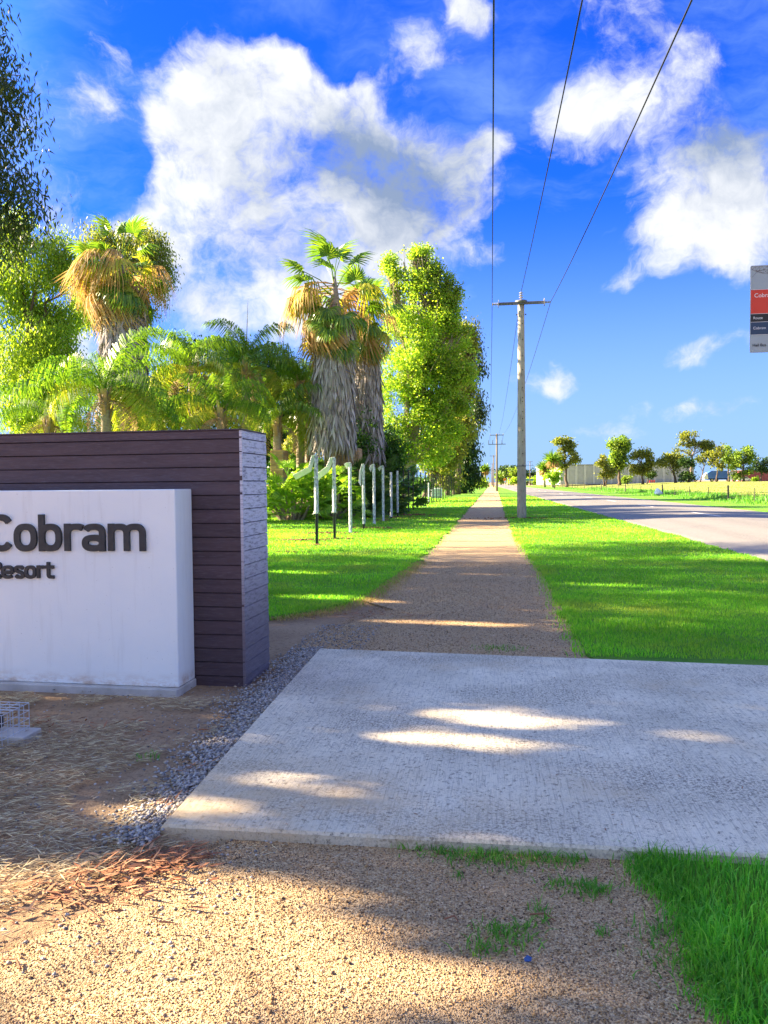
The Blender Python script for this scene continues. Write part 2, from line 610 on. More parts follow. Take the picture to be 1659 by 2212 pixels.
    grit = t.rng(t.noise(tcx, 70, 4, 0.7), 0.46, 0.64)
    col = t.mix(t.math('MULTIPLY', dirt, grit), col, (0.13, 0.105, 0.085))
    speck = t.rng(t.noise(tcx, 42, 7, 0.8), 0.55, 0.63, 0, 0.85)
    col = t.mix(speck, col, (0.13, 0.115, 0.10))
    broom = t.noise(t.vmath('MULTIPLY', tcx, (1.0, 0.035, 1)), 130, 4, 0.6)
    col = t.mix(t.rng(broom, 0.52, 0.66, 0, 0.42), col, (0.17, 0.15, 0.13))
    warm = t.rng(t.noise(tcx, 0.75, 6, 0.65), 0.52, 0.72, 0, 0.6)
    # soil washed on to the near left corner
    cd = t.vmath('LENGTH', t.vmath('MULTIPLY', t.vmath('SUBTRACT', tcx, (SLAB[0][0] + 0.25, SLAB[0][1] + 0.2, 0.0)), (0.8, 1.5, 0.0)), out=1)
    soil_ = t.math('MULTIPLY', t.rng(cd, 0.1, 1.5, 1.0, 0.0, 'SMOOTHSTEP'), t.rng(t.noise(tcx, 2.2, 6, 0.65), 0.36, 0.60))
    warm = t.math('MAXIMUM', warm, t.math('MULTIPLY', soil_, 0.8))
    col = t.mix(warm, col, (0.56, 0.40, 0.21))
    link(t, col, b.inputs['Base Color'])
    b.inputs['Roughness'].default_value = 0.85
    hh = t.math('ADD', t.math('MULTIPLY', broom, 1.0), t.math('MULTIPLY', speck, -0.8))
    bn = t.n('ShaderNodeBump', None, Strength=0.55, Distance=0.006, Height=hh)
    link(t, bn.outputs[0], b.inputs['Normal'])


SLAB_Z = 0.055
SLAB = [(G(x, y, SLAB_Z).x, G(x, y, SLAB_Z).y) for x, y in ((347, 1781), (1659, 1847), (1659, 1437), (690, 1400))]
ground_mats()
surf('line_paint', (0.78, 0.77, 0.72), (0.55, 0.53, 0.5), 9, 0.7)
surf('soil', (0.15, 0.075, 0.035), (0.26, 0.145, 0.07), 9, 0.95, 0.8, 30)


def field_h(x, y):
    """the paddock across the road climbs gently"""
    def ss(t):
        t = min(1, max(0, t))
        return t * t * (3 - 2 * t)
    return 1.05 * ss((x - 20) / 45) * ss((y - 70) / 130)


# the ground: one sheet out to the horizon
xs = sorted(set(list(np.linspace(-3000, -60, 8)) + list(np.linspace(-60, 160, 56)) + list(np.linspace(160, 3000, 8))))
ys = sorted(set(list(np.linspace(-400, -20, 6)) + list(np.linspace(-20, 320, 70)) + list(np.linspace(320, 4000, 10))))
V = [(x, y, field_h(x, y) - 0.02) for y in ys for x in xs]
nx = len(xs)
Fs = [(j * nx + i, j * nx + i + 1, (j + 1) * nx + i + 1, (j + 1) * nx + i) for j in range(len(ys) - 1) for i in range(nx - 1)]
g = link_mesh('ground', mesh_np('ground', V, Fs, True), MATS['earth'], None, 'structure')

xs = list(np.linspace(17.2, 60, 24)) + list(np.linspace(63, 300, 22))
ys = list(np.linspace(-30, 330, 90))
V = [(x, y, field_h(x, y) + 0.0) for y in ys for x in xs]
nx = len(xs)
Fs = [(j * nx + i, j * nx + i + 1, (j + 1) * nx + i + 1, (j + 1) * nx + i) for j in range(len(ys) - 1) for i in range(nx - 1)]
link_mesh('paddock', mesh_np('paddock', V, Fs, True), MATS['paddock'], None, 'structure')

g2 = lambda a: [(G(x, y).x, G(x, y).y) for x, y in a]
# edges read off the photograph and laid on the ground
PATH_L = g2([(1046, 1062), (1012, 1100), (985, 1130), (945, 1170), (900, 1213), (840, 1255), (790, 1290)])
PATH_R = g2([(1076, 1062), (1083, 1082), (1092, 1112), (1108, 1152), (1140, 1198), (1176, 1245), (1203, 1300), (1238, 1365), (1268, 1420)])
LAWN_NEAR = g2([(790, 1290), (742, 1310), (680, 1324), (580, 1337)])
pl = PATH_L[0]
SLAB_Z = 0.055
s2 = lambda a: [(G(x, y, SLAB_Z).x, G(x, y, SLAB_Z).y) for x, y in a]
SLAB = s2([(347, 1781), (1659, 1847), (1659, 1437), (690, 1400)])
# carry the slab on towards the road
d0 = (Vector(SLAB[1]) - Vector(SLAB[0])).normalized()
d1v = (Vector(SLAB[2]) - Vector(SLAB[3])).normalized()
dm = (d0 + d1v).normalized()
e1 = Vector(SLAB[1]) + dm * 2.6
e2 = Vector(SLAB[2]) + dm * 0.9
ROAD_L = lambda y: 5.15 - 0.012 * (y - 16)
ROAD_R = lambda y: 13.2 - 0.012 * (y - 16)
sheet('gravel_path', [(-1.0, -6), (2.2, -6)] + [(2.6, 0.0), (3.0, 4.0)] + [(PATH_R[-1][0] + 0.3, PATH_R[-1][1])] + [(x + 0.25, y) for x, y in PATH_R[::-1][1:]] + [(PATH_R[0][0] + 0.1, 320), (PATH_L[0][0] - 0.1, 320)] + [(x - 0.25, y) for x, y in PATH_L] + [(-1.2, 9.3), (-1.75, 7.8), (-1.85, 6.6), (-1.2, 5.0), (-0.9, 3.6), (-1.6, 2.3), (-2.6, 1.0)], 0.004, MATS['gravel'])

lawn_l = rough_line([(pl[0], 320), PATH_L[0]], 4, 0.06, 4)[:-1] + rough_line(PATH_L + LAWN_NEAR[1:], 0.10, 0.17, 3) + [(-3.2, LAWN_NEAR[-1][1] + 0.05), (-70, 10.5), (-70, 320)]
sheet('lawn', lawn_l, 0.028, MATS['turf'], drop=0.05)
pr = PATH_R[0]
far_r = [(s2([(1300, 1424)])[0][0], s2([(1300, 1424)])[0][1] + 0.02), (SLAB[2][0], SLAB[2][1] + 0.03), (e2.x, e2.y + 0.04)]
lawn_r = rough_line([(pr[0], 320)] + PATH_R, 0.10, 0.15, 7) + far_r + rough_line([(ROAD_L(y) - 0.02, y) for y in (e2.y + 0.05, 12, 16, 22, 30, 45, 70, 110, 180, 320)], 0.4, 0.10, 9)
sheet('lawn', lawn_r, 0.028, MATS['turf'], drop=0.05)
CORNER = g2([(1392, 1860), (1402, 1905), (1468, 1960), (1500, 2010), (1530, 2080), (1552, 2150), (1575, 2230)])
corner = rough_line(CORNER, 0.05, 0.03, 5) + [(1.4, -3), (4.5, -3), (4.8, SLAB[1][1] - 0.35), (SLAB[1][0], SLAB[1][1] - 0.03), (s2([(1400, 1834)])[0][0], s2([(1400, 1834)])[0][1] - 0.02)]
sheet('lawn', corner, 0.028, MATS['turf'], drop=0.05)

# concrete crossing
slab_poly = SLAB[:2] + [(e1.x, e1.y), (e2.x, e2.y)] + SLAB[2:]
mb = MB()
n = len(slab_poly)
cx = sum(p[0] for p in slab_poly) / n
cy = sum(p[1] for p in slab_poly) / n
ins = [(p[0] + (cx - p[0]) * 0.004, p[1] + (cy - p[1]) * 0.006) for p in slab_poly]
mb.add([(x, y, -0.12) for x, y in slab_poly] + [(x, y, SLAB_Z - 0.012) for x, y in slab_poly] + [(x, y, SLAB_Z) for x, y in ins],
       [(i, (i + 1) % n, (i + 1) % n + n, i + n) for i in range(n)] + [(i + n, (i + 1) % n + n, (i + 1) % n + 2 * n, i + 2 * n) for i in range(n)] + [tuple(range(2 * n, 3 * n))])
mb.build('concrete_footpath', MATS['concrete'], kind='structure')

# road with a low camber, its edge lines and the broken centre line
yy = list(np.linspace(-60, 40, 26)) + list(np.linspace(44, 300, 40)) + [420, 700]
V, Fs = [], []
for y in yy:
    a, b_ = ROAD_L(y), ROAD_R(y)
    wob = 0.06 * mnoise.noise(Vector((0, y * 0.9, 3)))
    V += [(a + wob, y, 0.004), (a + 0.25, y, 0.034), ((a + b_) / 2, y, 0.11), (b_ - 0.25, y, 0.034), (b_ + wob, y, 0.004)]
for i in range(len(yy) - 1):
    for j in range(4):
        Fs.append((i * 5 + j, i * 5 + j + 1, (i + 1) * 5 + j + 1, (i + 1) * 5 + j))
link_mesh('road', mesh_np('road', V, Fs), MATS['asphalt'], None, 'structure')
verge = rough_line([(ROAD_R(y) + 0.02, y) for y in (-20, 20, 45, 80, 130, 320)], 0.5, 0.14, 21) + [(18.2, 320), (18.2, -20)]
sheet('grass_verge', verge, 0.012, MATS['turf'], drop=0.04)


def paint(name, x0, x1, y0, y1, zf):
    V, Fs = [], []
    ysx = np.linspace(y0, y1, max(2, int((y1 - y0) / 4)))
    for y in ysx:
        V += [(x0(y), y, zf), (x1(y), y, zf)]
    Fs = [(2 * i, 2 * i + 1, 2 * i + 3, 2 * i + 2) for i in range(len(ysx) - 1)]
    return link_mesh(name, mesh_np(name, V, Fs), MATS['line_paint'], None, 'structure')


mid = lambda y: (ROAD_L(y) + ROAD_R(y)) / 2
for i in range(11):
    y0 = 20 + i * 12.0
    V = []
    nseg = 3
    for k_ in range(nseg + 1):
        y = y0 + 4.2 * k_ / nseg
        V += [(mid(y) - 0.07, y, 0.1135), (mid(y) + 0.07, y, 0.1135)]
    o = link_mesh('road_marking', mesh_np('road_marking', V, [(2 * q, 2 * q + 1, 2 * q + 3, 2 * q + 2) for q in range(nseg)]), MATS['line_paint'], None, 'structure')
# ------------------------------------------------------------------ the entrance sign: plum boards, white panel, raised letters
surf('plum_board', (0.058, 0.034, 0.042), (0.088, 0.054, 0.062), 4.0, 0.55, 0.25, 60, 0.4, stretch=(0.5, 1, 6), c3=(0.10, 0.075, 0.085), s3=26, island=0.14)
def streaked_mat():
    """flaking plum paint with pale streaks that strengthen towards the upper boards"""
    m, t, b = base_mat('plum_board_streaked')
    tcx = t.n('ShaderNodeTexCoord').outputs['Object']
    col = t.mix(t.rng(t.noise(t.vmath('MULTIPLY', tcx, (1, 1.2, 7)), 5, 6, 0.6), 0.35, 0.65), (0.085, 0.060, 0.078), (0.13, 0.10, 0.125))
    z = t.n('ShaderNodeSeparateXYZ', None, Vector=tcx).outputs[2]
    pale_streak = t.math('MULTIPLY', t.rng(z, 0.25, 1.5, 0.08, 1.0, 'SMOOTHSTEP'), t.rng(t.noise(t.vmath('MULTIPLY', tcx, (1, 1.5, 9)), 6, 7, 0.7), 0.30, 0.52))
    col = t.mix(pale_streak, col, (0.64, 0.61, 0.68))  # lavender-white streaks, growing stronger with height
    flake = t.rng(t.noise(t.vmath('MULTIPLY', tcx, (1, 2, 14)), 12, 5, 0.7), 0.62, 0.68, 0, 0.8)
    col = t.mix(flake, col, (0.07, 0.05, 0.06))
    link(t, col, b.inputs['Base Color'])
    b.inputs['Roughness'].default_value = 0.6
    bn = t.n('ShaderNodeBump', None, Strength=0.4, Distance=0.01, Height=t.noise(t.vmath('MULTIPLY', tcx, (1, 1.2, 7)), 50, 5, 0.65))
    link(t, bn.outputs[0], b.inputs['Normal'])


streaked_mat()
surf('groove', (0.012, 0.009, 0.011), (0.02, 0.014, 0.018), 5, 0.9)


def render_mat():
    m, t, b = base_mat('white_render')
    tcx = t.n('ShaderNodeTexCoord').outputs['Object']
    a = t.rng(t.noise(tcx, 0.9, 6, 0.6), 0.35, 0.7)
    col = t.mix(a, (0.87, 0.89, 0.88), (0.78, 0.82, 0.84))
    z = t.n('ShaderNodeSeparateXYZ', None, Vector=tcx).outputs[2]
    foot = t.rng(z, 0.03, 0.16, 1.0, 0.0, 'SMOOTHSTEP')
    foot = t.math('MULTIPLY', foot, t.rng(t.noise(t.vmath('MULTIPLY', tcx, (0.4, 1, 1)), 9, 6, 0.75), 0.42, 0.66))
    col = t.mix(foot, col, (0.47, 0.29, 0.16))
    sp = t.rng(t.noise(t.vmath('MULTIPLY', tcx, (1, 1, 1.6)), 55, 3, 0.6), 0.70, 0.74, 0, 0.55)
    col = t.mix(sp, col, (0.30, 0.29, 0.29))
    st = t.rng(t.noise(t.vmath('MULTIPLY', tcx, (5, 5, 0.4)), 3, 5, 0.6), 0.55, 0.75, 0, 0.2)
    col = t.mix(st, col, (0.45, 0.42, 0.38))
    link(t, col, b.inputs['Base Color'])
    b.inputs['Roughness'].default_value = 0.7
    bn = t.n('ShaderNodeBump', None, Strength=0.25, Distance=0.004, Height=t.noise(tcx, 90, 5, 0.7))
    link(t, bn.outputs[0], b.inputs['Normal'])


render_mat()
surf('plinth_concrete', (0.42, 0.40, 0.37), (0.58, 0.56, 0.53), 6, 0.9, 0.4, 60)
surf('letter_black', (0.022, 0.024, 0.028), (0.040, 0.043, 0.048), 14, 0.5, 0.1, 80, 0.4)

c_front = G(531, 1479)
c_back = G(579, 1441)
wdir = Vector((-math.cos(R(-2.0)), -math.sin(R(-2.0)), 0))     # along the wall, to the left
WALL_L, WALL_T = 7.2, 0.58
sign = empty('entrance_sign', c_front, 'plum weatherboard sign wall with white panel reading Cobram Resort', 'sign')
MW = Matrix.Translation(c_front) @ Matrix.Rotation(math.atan2(-wdir.y, -wdir.x), 4, 'Z')   # local +x right, -x along the wall, +y away


def wl(x, y, z):
    return MW @ Vector((x, y, z))


def wbox(mb, a, b, bev=0.0):
    t = MB().box(a, b, bev)
    mb.add([wl(*v) for v in t.v], t.f)
    return mb


H_BOARD = 0.1085
tops = [0.06 + 0.0]
zt = 1.968
wbox(MB(), (-WALL_L + 0.02, 0.014, -0.1), (-0.014, WALL_T - 0.014, zt - 0.012)).build('core', MATS['groove'], sign)
rr = random.Random(3)
edges = [zt] + [zt - 0.066 - H_BOARD * i for i in range(0, 19)]
for i in range(len(edges) - 1):
    z1, z0 = edges[i], edges[i + 1] + 0.006
    if z0 < -0.06:
        z0 = -0.06
    j = rr.uniform(-0.0015, 0.0015)
    # front board: shiplap, leaning out a little at its foot
    mb = MB()
    prof = [(0.0 + j, z0), (0.004 + j, z1 - 0.004), (0.008 + j, z1), (0.02, z1), (0.02, z0)]
    t = MB().prism(prof, 0, -WALL_L, -0.0015)
    mb.add([wl(*v) for v in t.v], t.f)
    mb.build('board', MATS['plum_board'], sign)
    mb = MB()
    x1 = rr.uniform(-0.001, 0.002)
    prof = [(x1, z0), (x1 - 0.005, z1 - 0.004), (x1 - 0.009, z1), (-0.021, z1), (-0.021, z0)]
    t = MB().prism(prof, 1, 0.0225, WALL_T - 0.001)
    mb.add([wl(*v) for v in t.v], t.f)
    mb.build('end_board', MATS['plum_board_streaked'], sign)
    mb = MB()
    wbox(mb, (-WALL_L, WALL_T - 0.012, z0), (-0.022, WALL_T + 0.0, z1)).build('back_board', MATS['plum_board'], sign)
wbox(MB(), (-WALL_L, -0.004, zt + 0.0005), (0.0, WALL_T + 0.004, zt + 0.012), 0.003).build('cap', MATS['plum_board'], sign)
wbox(MB(), (-0.021, 0.0, -0.06), (-0.0005, 0.0215, zt - 0.002)).build('corner_strip', MATS['plum_board_streaked'], sign)

# white panel in front
pb = onY(386, 1493, wl(0, -0.30, 0), MW.to_3x3() @ Vector((0, 1, 0)))
inv = MW.inverted()
px1 = (inv @ pb).x
pt = (inv @ onY(377, 1057, wl(0, -0.30, 0), MW.to_3x3() @ Vector((0, 1, 0)))).z
panel = wbox(MB(), (-WALL_L + 0.6, -0.30, 0.0395), (px1, -0.0045, pt), 0.006).build('white_panel', MATS['white_render'], sign)
wbox(MB(), (-WALL_L + 0.4, -0.355, -0.06), (px1 + 0.012, -0.0045, 0.038), 0.006).build('plinth', MATS['plinth_concrete'], sign)
FRONT_P, FRONT_N = wl(0, -0.30, 0), MW.to_3x3() @ Vector((0, 1, 0))


def zc(zx, zy):       # from the 1.508x enlarged crop of the sign to view pixels
    return zx / 1.50818 * 0.553, 884.8 + zy / 1.50818 * 0.553


def on_panel(zx, zy):
    p = inv @ onY(*zc(zx, zy), FRONT_P, FRONT_N)
    return p.x, p.z


def arc(cx, cy, rx, ry, a0, a1, n=18, e=2.5):
    out = []
    for i in range(n + 1):
        t_ = R(a0 + (a1 - a0) * i / n)
        c_, s_ = math.cos(t_), math.sin(t_)
        out.append((cx + rx * math.copysign(abs(c_) ** (2 / e), c_), cy + ry * math.copysign(abs(s_) ** (2 / e), s_)))
    return out


def letter_strokes(ch, w, xh, h):
    """centre lines of a plain bold sans letter; h is half the stroke"""
    o = lambda: arc(w / 2, xh / 2, w / 2 - h, xh / 2 - h, 0, 360, 32)
    if ch == 'C':
        return [arc(w / 2, 0.5, w / 2 - h, 0.5 - h, 38, 322, 30)]
    if ch == 'o':
        return [o()]
    if ch == 'b':
        return [[(h, 0), (h, 1)], o()]
    if ch == 'r':
        return [[(h, 0), (h, xh)], arc(w * 0.62, xh - h - 0.22, w * 0.62 - h, 0.22, 175, 52, 12)]
    if ch == 'a':
        return [arc(w / 2, xh - h - 0.17, w / 2 - h, 0.17, 158, 0, 14) + [(w - h, 0)], arc(w / 2 - 0.01, 0.225, w / 2 - h + 0.005, 0.225 - h, 0, 360, 24)]
    if ch == 'm':
        q = (w - 2 * h) / 4
        return [[(h, 0), (h, xh)], arc(h + q, xh - h - 0.2, q, 0.2, 180, 0, 14) + [(w / 2, 0)], arc(w / 2 + q, xh - h - 0.2, q, 0.2, 180, 0, 14) + [(w - h, 0)]]
    if ch == 'e':
        return [[(h, xh * 0.48), (w - h, xh * 0.48)], arc(w / 2, xh / 2, w / 2 - h, xh / 2 - h, -4, 318, 30)]
    if ch == 's':
        return [[(w - h * 0.9, xh * 0.76), (w * 0.68, xh - h), (w * 0.32, xh - h), (h, xh * 0.79), (h * 1.25, xh * 0.63), (w * 0.35, xh * 0.54), (w * 0.65, xh * 0.46), (w - h * 1.25, xh * 0.37), (w - h, xh * 0.21), (w * 0.68, h), (w * 0.32, h), (h * 0.9, xh * 0.24)]]
    if ch == 't':
        return [[(w * 0.40, 0.98), (w * 0.40, 0.26)] + arc(w * 0.40 + 0.15, 0.26, 0.15, 0.26 - h, 180, 270, 7) + [(w, h)], [(0, xh - h), (w, xh - h)]]
    if ch == 'R':
        return [[(h, 0), (h, 1)], [(h, 1 - h), (w * 0.45, 1 - h)] + arc(w * 0.45, 0.72, w * 0.55 - h, 0.28 - h, 90, -90, 14) + [(h, 0.44 + h)], [(w * 0.45, 0.5), (w - h * 1.1, 0)]]


def ribbon(pts, h):
    pts = [Vector(p) for p in pts]
    closed = (pts[0] - pts[-1]).length < 1e-4
    if closed:
        pts = pts[:-1]
    n = len(pts)
    Lf, Rt = [], []
    for i in range(n):
        d0 = pts[i] - pts[i - 1] if (i or closed) else pts[1] - pts[0]
        d1 = pts[(i + 1) % n] - pts[i] if (i < n - 1 or closed) else pts[-1] - pts[-2]
        d0 = d0.normalized() if d0.length > 1e-6 else d1.normalized()
        d1 = d1.normalized() if d1.length > 1e-6 else d0
        t_ = (d0 + d1)
        t_ = t_.normalized() if t_.length > 1e-6 else d1
        nn = Vector((-t_.y, t_.x))
        k_ = h / max(0.55, nn.dot(Vector((-d1.y, d1.x))))
        Lf.append(pts[i] + nn * k_)
        Rt.append(pts[i] - nn * k_)
    return Lf, Rt, closed


def build_letter(ch, x0, x1, ytop, ybase, wt, xh, depth, big):
    xa, zb = on_panel(x0, ybase)
    xb, zt_ = on_panel(x1, ytop)
    cap = zt_ - zb if ch in 'CbRt' else (zt_ - zb) / xh
    if ch == 't':
        cap = (zt_ - zb) / 0.98
    h = wt / 2
    mb = MB()
    for si, st in enumerate(letter_strokes(ch, (xb - xa) / cap, xh, h)):
        Lf, Rt, closed = ribbon(st, h)
        n = len(Lf)
        dd = depth + 0.0007 * si
        V = []
        for yv in (0.002, -dd):
            V += [wl(xa + q.x * cap, -0.30 + yv, zb + q.y * cap) for q in Lf] + [wl(xa + q.x * cap, -0.30 + yv, zb + q.y * cap) for q in Rt]
        Fs = []
        m_ = n if closed else n - 1
        for i in range(m_):
            j = (i + 1) % n
            Fs += [(2 * n + i, 2 * n + j, 3 * n + j, 3 * n + i), (i, j, 2 * n + j, 2 * n + i), (n + j, n + i, 3 * n + i, 3 * n + j)]
        if not closed:
            Fs += [(0, 2 * n, 3 * n, n), (n - 1, 2 * n - 1, 4 * n - 1, 3 * n - 1)]
        mb.add(V, Fs)
    o_ = mb.build('letter', MATS['letter_black'], sign)
    o_['label'] = ('raised black letter ' if big else 'small raised black letter ') + ch


for ch, x0, x1, ytop, ybase in (('C', -60, 82, 616, 835), ('o', 92, 221, 671, 835), ('b', 238, 366, 617, 834), ('r', 388, 497, 671, 832), ('a', 495, 623, 671, 834), ('m', 645, 860, 671, 832)):
    build_letter(ch, x0, x1, ytop, ybase, 0.168, 0.75, 0.022, True)
for ch, x0, x1, ytop, ybase in (('R', -60, 15, 893, 992), ('e', 15, 88, 917, 995), ('s', 91, 149, 917, 995), ('o', 151, 217, 917, 995), ('r', 224, 270, 917, 992), ('t', 270, 321, 897, 994)):
    build_letter(ch, x0, x1, ytop, ybase, 0.19, 0.775, 0.018, False)

# ------------------------------------------------------------------ wire guard over a ground light
surf('galvanised', (0.46, 0.50, 0.58), (0.60, 0.64, 0.70), 20, 0.4, metal=0.5, spec=0.5)
surf('pad_concrete', (0.42, 0.40, 0.37), (0.54, 0.51, 0.47), 9, 0.9, 0.3, 60)
surf('black_plastic', (0.015, 0.015, 0.016), (0.03, 0.03, 0.032), 12, 0.5)
surf('lens_glass', (0.30, 0.33, 0.36), (0.40, 0.44, 0.48), 5, 0.12, spec=0.6)
ca, cb_ = G(64, 1585), G(2, 1617)
cage = empty('wire_cage', ca, 'galvanised wire mesh cage over a ground light before the white panel', 'cage')
dy = (cb_ - ca)
dy = Vector((0, -dy.length, 0))
dxv = Vector((-1, 0, 0))
CW, CH, CD = 0.52, 0.195, dy.length
O = ca.copy()


def cpt(u, v, w):
    return O + dxv * u + dy * v + Vector((0, 0, w))


def rod(a, b, r=0.0024):
    m = MB()
    m.tube([a, b], r, 5)
    m.build('wire', MATS['galvanised'], cage)


for i in range(9):
    u = CW * i / 8
    for v in (0, 1):
        rod(cpt(u, v, 0), cpt(u, v, CH))
    rod(cpt(u, 0, CH), cpt(u, 1, CH))
for j in range(5):
    w = CH * j / 4
    for v in (0, 1):
        rod(cpt(0, v, w + 0.002), cpt(CW, v, w + 0.002))
    for u in (0, CW):
        rod(cpt(u, 0, w + 0.001), cpt(u, 1, w + 0.001))
for j in range(1, 5):
    v = j / 5
    for u in (0, CW):
        rod(cpt(u, v, 0), cpt(u, v, CH))
    rod(cpt(0, v, CH + 0.002), cpt(CW, v, CH + 0.002))
padm = MB().box((ca.x - 0.55, ca.y - 0.17, -0.03), (ca.x + 0.07, ca.y + 0.02, 0.035), 0.004)
pad = padm.build('concrete_pad', MATS['pad_concrete'])
tag(pad, 'pale concrete pad under the wire cage', 'pad')
gl = empty('ground_light', (ca.x - 0.2, ca.y - 0.08, 0.034), 'small black ground floodlight inside the wire cage', 'floodlight')
m = MB()
m.tube([(ca.x - 0.2, ca.y - 0.08, 0.034), (ca.x - 0.2, ca.y - 0.08, 0.06)], [0.03, 0.018], 12)
m.build('stand', MATS['black_plastic'], gl)
m = MB()
m.box((ca.x - 0.27, ca.y - 0.11, 0.06), (ca.x - 0.13, ca.y - 0.06, 0.14), 0.006)
m.build('housing', MATS['black_plastic'], gl)
m = MB()
m.box((ca.x - 0.262, ca.y - 0.058, 0.068), (ca.x - 0.138, ca.y - 0.052, 0.132))
m.build('lens', MATS['lens_glass'], gl)

# ------------------------------------------------------------------ bus stop sign at the right edge
surf('sign_grey', (0.30, 0.36, 0.38), (0.36, 0.42, 0.44), 4, 0.35, spec=0.5)
surf('sign_red', (0.62, 0.035, 0.012), (0.66, 0.045, 0.016), 4, 0.35, spec=0.5)
surf('sign_black', (0.006, 0.006, 0.007), (0.01, 0.01, 0.011), 4, 0.35, spec=0.5)
surf('sign_blue', (0.012, 0.038, 0.09), (0.016, 0.046, 0.105), 4, 0.35, spec=0.5)
surf('sign_white', (0.72, 0.72, 0.72), (0.78, 0.78, 0.78), 4, 0.4)
surf('sign_brown', (0.060, 0.024, 0.02), (0.075, 0.03, 0.026), 4, 0.4)
surf('pole_steel', (0.38, 0.39, 0.40), (0.48, 0.49, 0.50), 9, 0.45, metal=0.7)
BD = 4.55
b_tl, b_bl = At(1621.5, 574, BD), At(1620.5, 762, BD)
BX, BY = b_tl.x, b_tl.y
ZT, ZB = b_tl.z, b_bl.z
BW = 0.46
bus = empty('bus_stop_sign', (BX + BW / 2, BY + 0.05, 0), 'grey, red and blue bus stop plate reading Route and Hail Bus', 'sign')
MB().tube([(BX + BW / 2, BY + 0.05, -0.05), (BX + BW / 2, BY + 0.05, ZT + 0.05)], 0.03, 16).build('pole', MATS['pole_steel'], bus, True)


def round_plate(x0, x1, z0, z1, y0, y1, r):
    pts = []
    for cx_, cz_, a0 in ((x1 - r, z1 - r, 0), (x0 + r, z1 - r, 90), (x0 + r, z0 + r, 180), (x1 - r, z0 + r, 270)):
        for q in range(5):
            a = R(a0 + q * 22.5)
            pts.append((cx_ + r * math.cos(a), cz_ + r * math.sin(a)))
    return MB().prism(pts, 1, y0, y1)


round_plate(BX, BX + BW, ZB, ZT, BY, BY + 0.006, 0.008).build('plate', MATS['sign_grey'], bus)
HS = ZT - ZB
zz = lambda zy: ZT - HS * (zy - 395) / (1890 - 395)
for nm, za, zb2, mt in (('red_band', 812, 1222, 'sign_red'), ('black_band', 1226, 1364, 'sign_black'), ('blue_band', 1368, 1582, 'sign_blue')):
    MB().box((BX + 0.0025, BY - 0.0012, zz(zb2)), (BX + BW - 0.0025, BY - 0.0002, zz(za))).build(nm, MATS[mt], bus)
for zl in (810, 1224, 1366, 1584):
    MB().box((BX + 0.0025, BY - 0.0020, zz(zl) - 0.0009), (BX + BW - 0.0025, BY - 0.0013, zz(zl) + 0.0009)).build('white_rule', MATS['sign_white'], bus)
SX = (1 / 4.4233) * 0.553 / F * BD          # one pixel of the 4.42x crop at the plate


def words(txt, zx0, cap, zbase, mat, bold):
    x = BX + (zx0 - 1033) * SX
    cu = bpy.data.curves.new('t', 'FONT')
    cu.body = txt
    cu.size = 1.0
    cu.offset = bold
    cu.extrude = 0.01
    ob = bpy.data.objects.new('t', cu)
    COL.objects.link(ob)
    bpy.context.view_layer.update()
    me = bpy.data.meshes.new_from_object(ob.evaluated_get(bpy.context.evaluated_depsgraph_get()))
    V = np.array([v.co[:] for v in me.vertices])
    Fs = [tuple(p.vertices) for p in me.polygons]
    bpy.data.objects.remove(ob, do_unlink=True)
    s = cap * SX / 0.72
    V2 = np.c_[x + (V[:, 0] - V[:, 0].min()) * s, BY - 0.0016 - V[:, 2] * 0.02, zz(zbase) + V[:, 1] * s]
    obj('lettering', V2, Fs, MATS[mat], bus)


words('Cobram', 1098, 70, 942, 'sign_white', 0.0)
words('Route', 1085, 45, 1316, 'sign_white', 0.0)
words('Cobram', 1082, 45, 1490, 'sign_white', 0.0)
words('Hail Bus', 1075, 48, 1785, 'sign_black', 0.012)
# web of fine brown lines along the top
rr = random.Random(5)
web = MB()
rowA = [(BX + 0.004 + i * 0.0215 + rr.uniform(-.005, .005), ZT - 0.004 - rr.uniform(0, .004)) for i in range(22)]
rowB = [(BX + 0.010 + i * 0.0215 + rr.uniform(-.005, .005), ZT - 0.022 - rr.uniform(0, .012)) for i in range(21)]
rowC = [(BX + 0.006 + i * 0.03 + rr.uniform(-.006, .006), ZT - (0.075 if i == 0 else 0.045) + rr.uniform(-.006, .008)) for i in range(15)]


def seg(p, q, wd=0.0011):
    a, b = Vector((p[0], p[1])), Vector((q[0], q[1]))
    if (b - a).length > 0.06:
        return
    nn = Vector((-(b - a).y, (b - a).x)).normalized() * wd * 0.5
    y = BY - 0.0006
    web.add([(a.x + nn.x, y, a.y + nn.y), (b.x + nn.x, y, b.y + nn.y), (b.x - nn.x, y, b.y - nn.y), (a.x - nn.x, y, a.y - nn.y)], [(3, 2, 1, 0)])


for i in range(20):
    seg(rowA[i], rowA[i + 1]); seg(rowB[i], rowB[min(i + 1, 20)]); seg(rowA[i], rowB[i]); seg(rowA[i + 1], rowB[i])
for i in range(15):
    for q in rowB:
        if math.hypot(q[0] - rowC[i][0], q[1] - rowC[i][1]) < 0.042:
            seg(rowC[i], q)
    if i:
        seg(rowC[i - 1], rowC[i])
web.build('line_pattern', MATS['sign_brown'], bus)
for zbk in (ZT - 0.1, ZB + 0.1):
    MB().box((BX + BW / 2 - 0.045, BY + 0.007, zbk - 0.015), (BX + BW / 2 + 0.045, BY + 0.024, zbk + 0.015)).build('bracket', MATS['pole_steel'], bus)
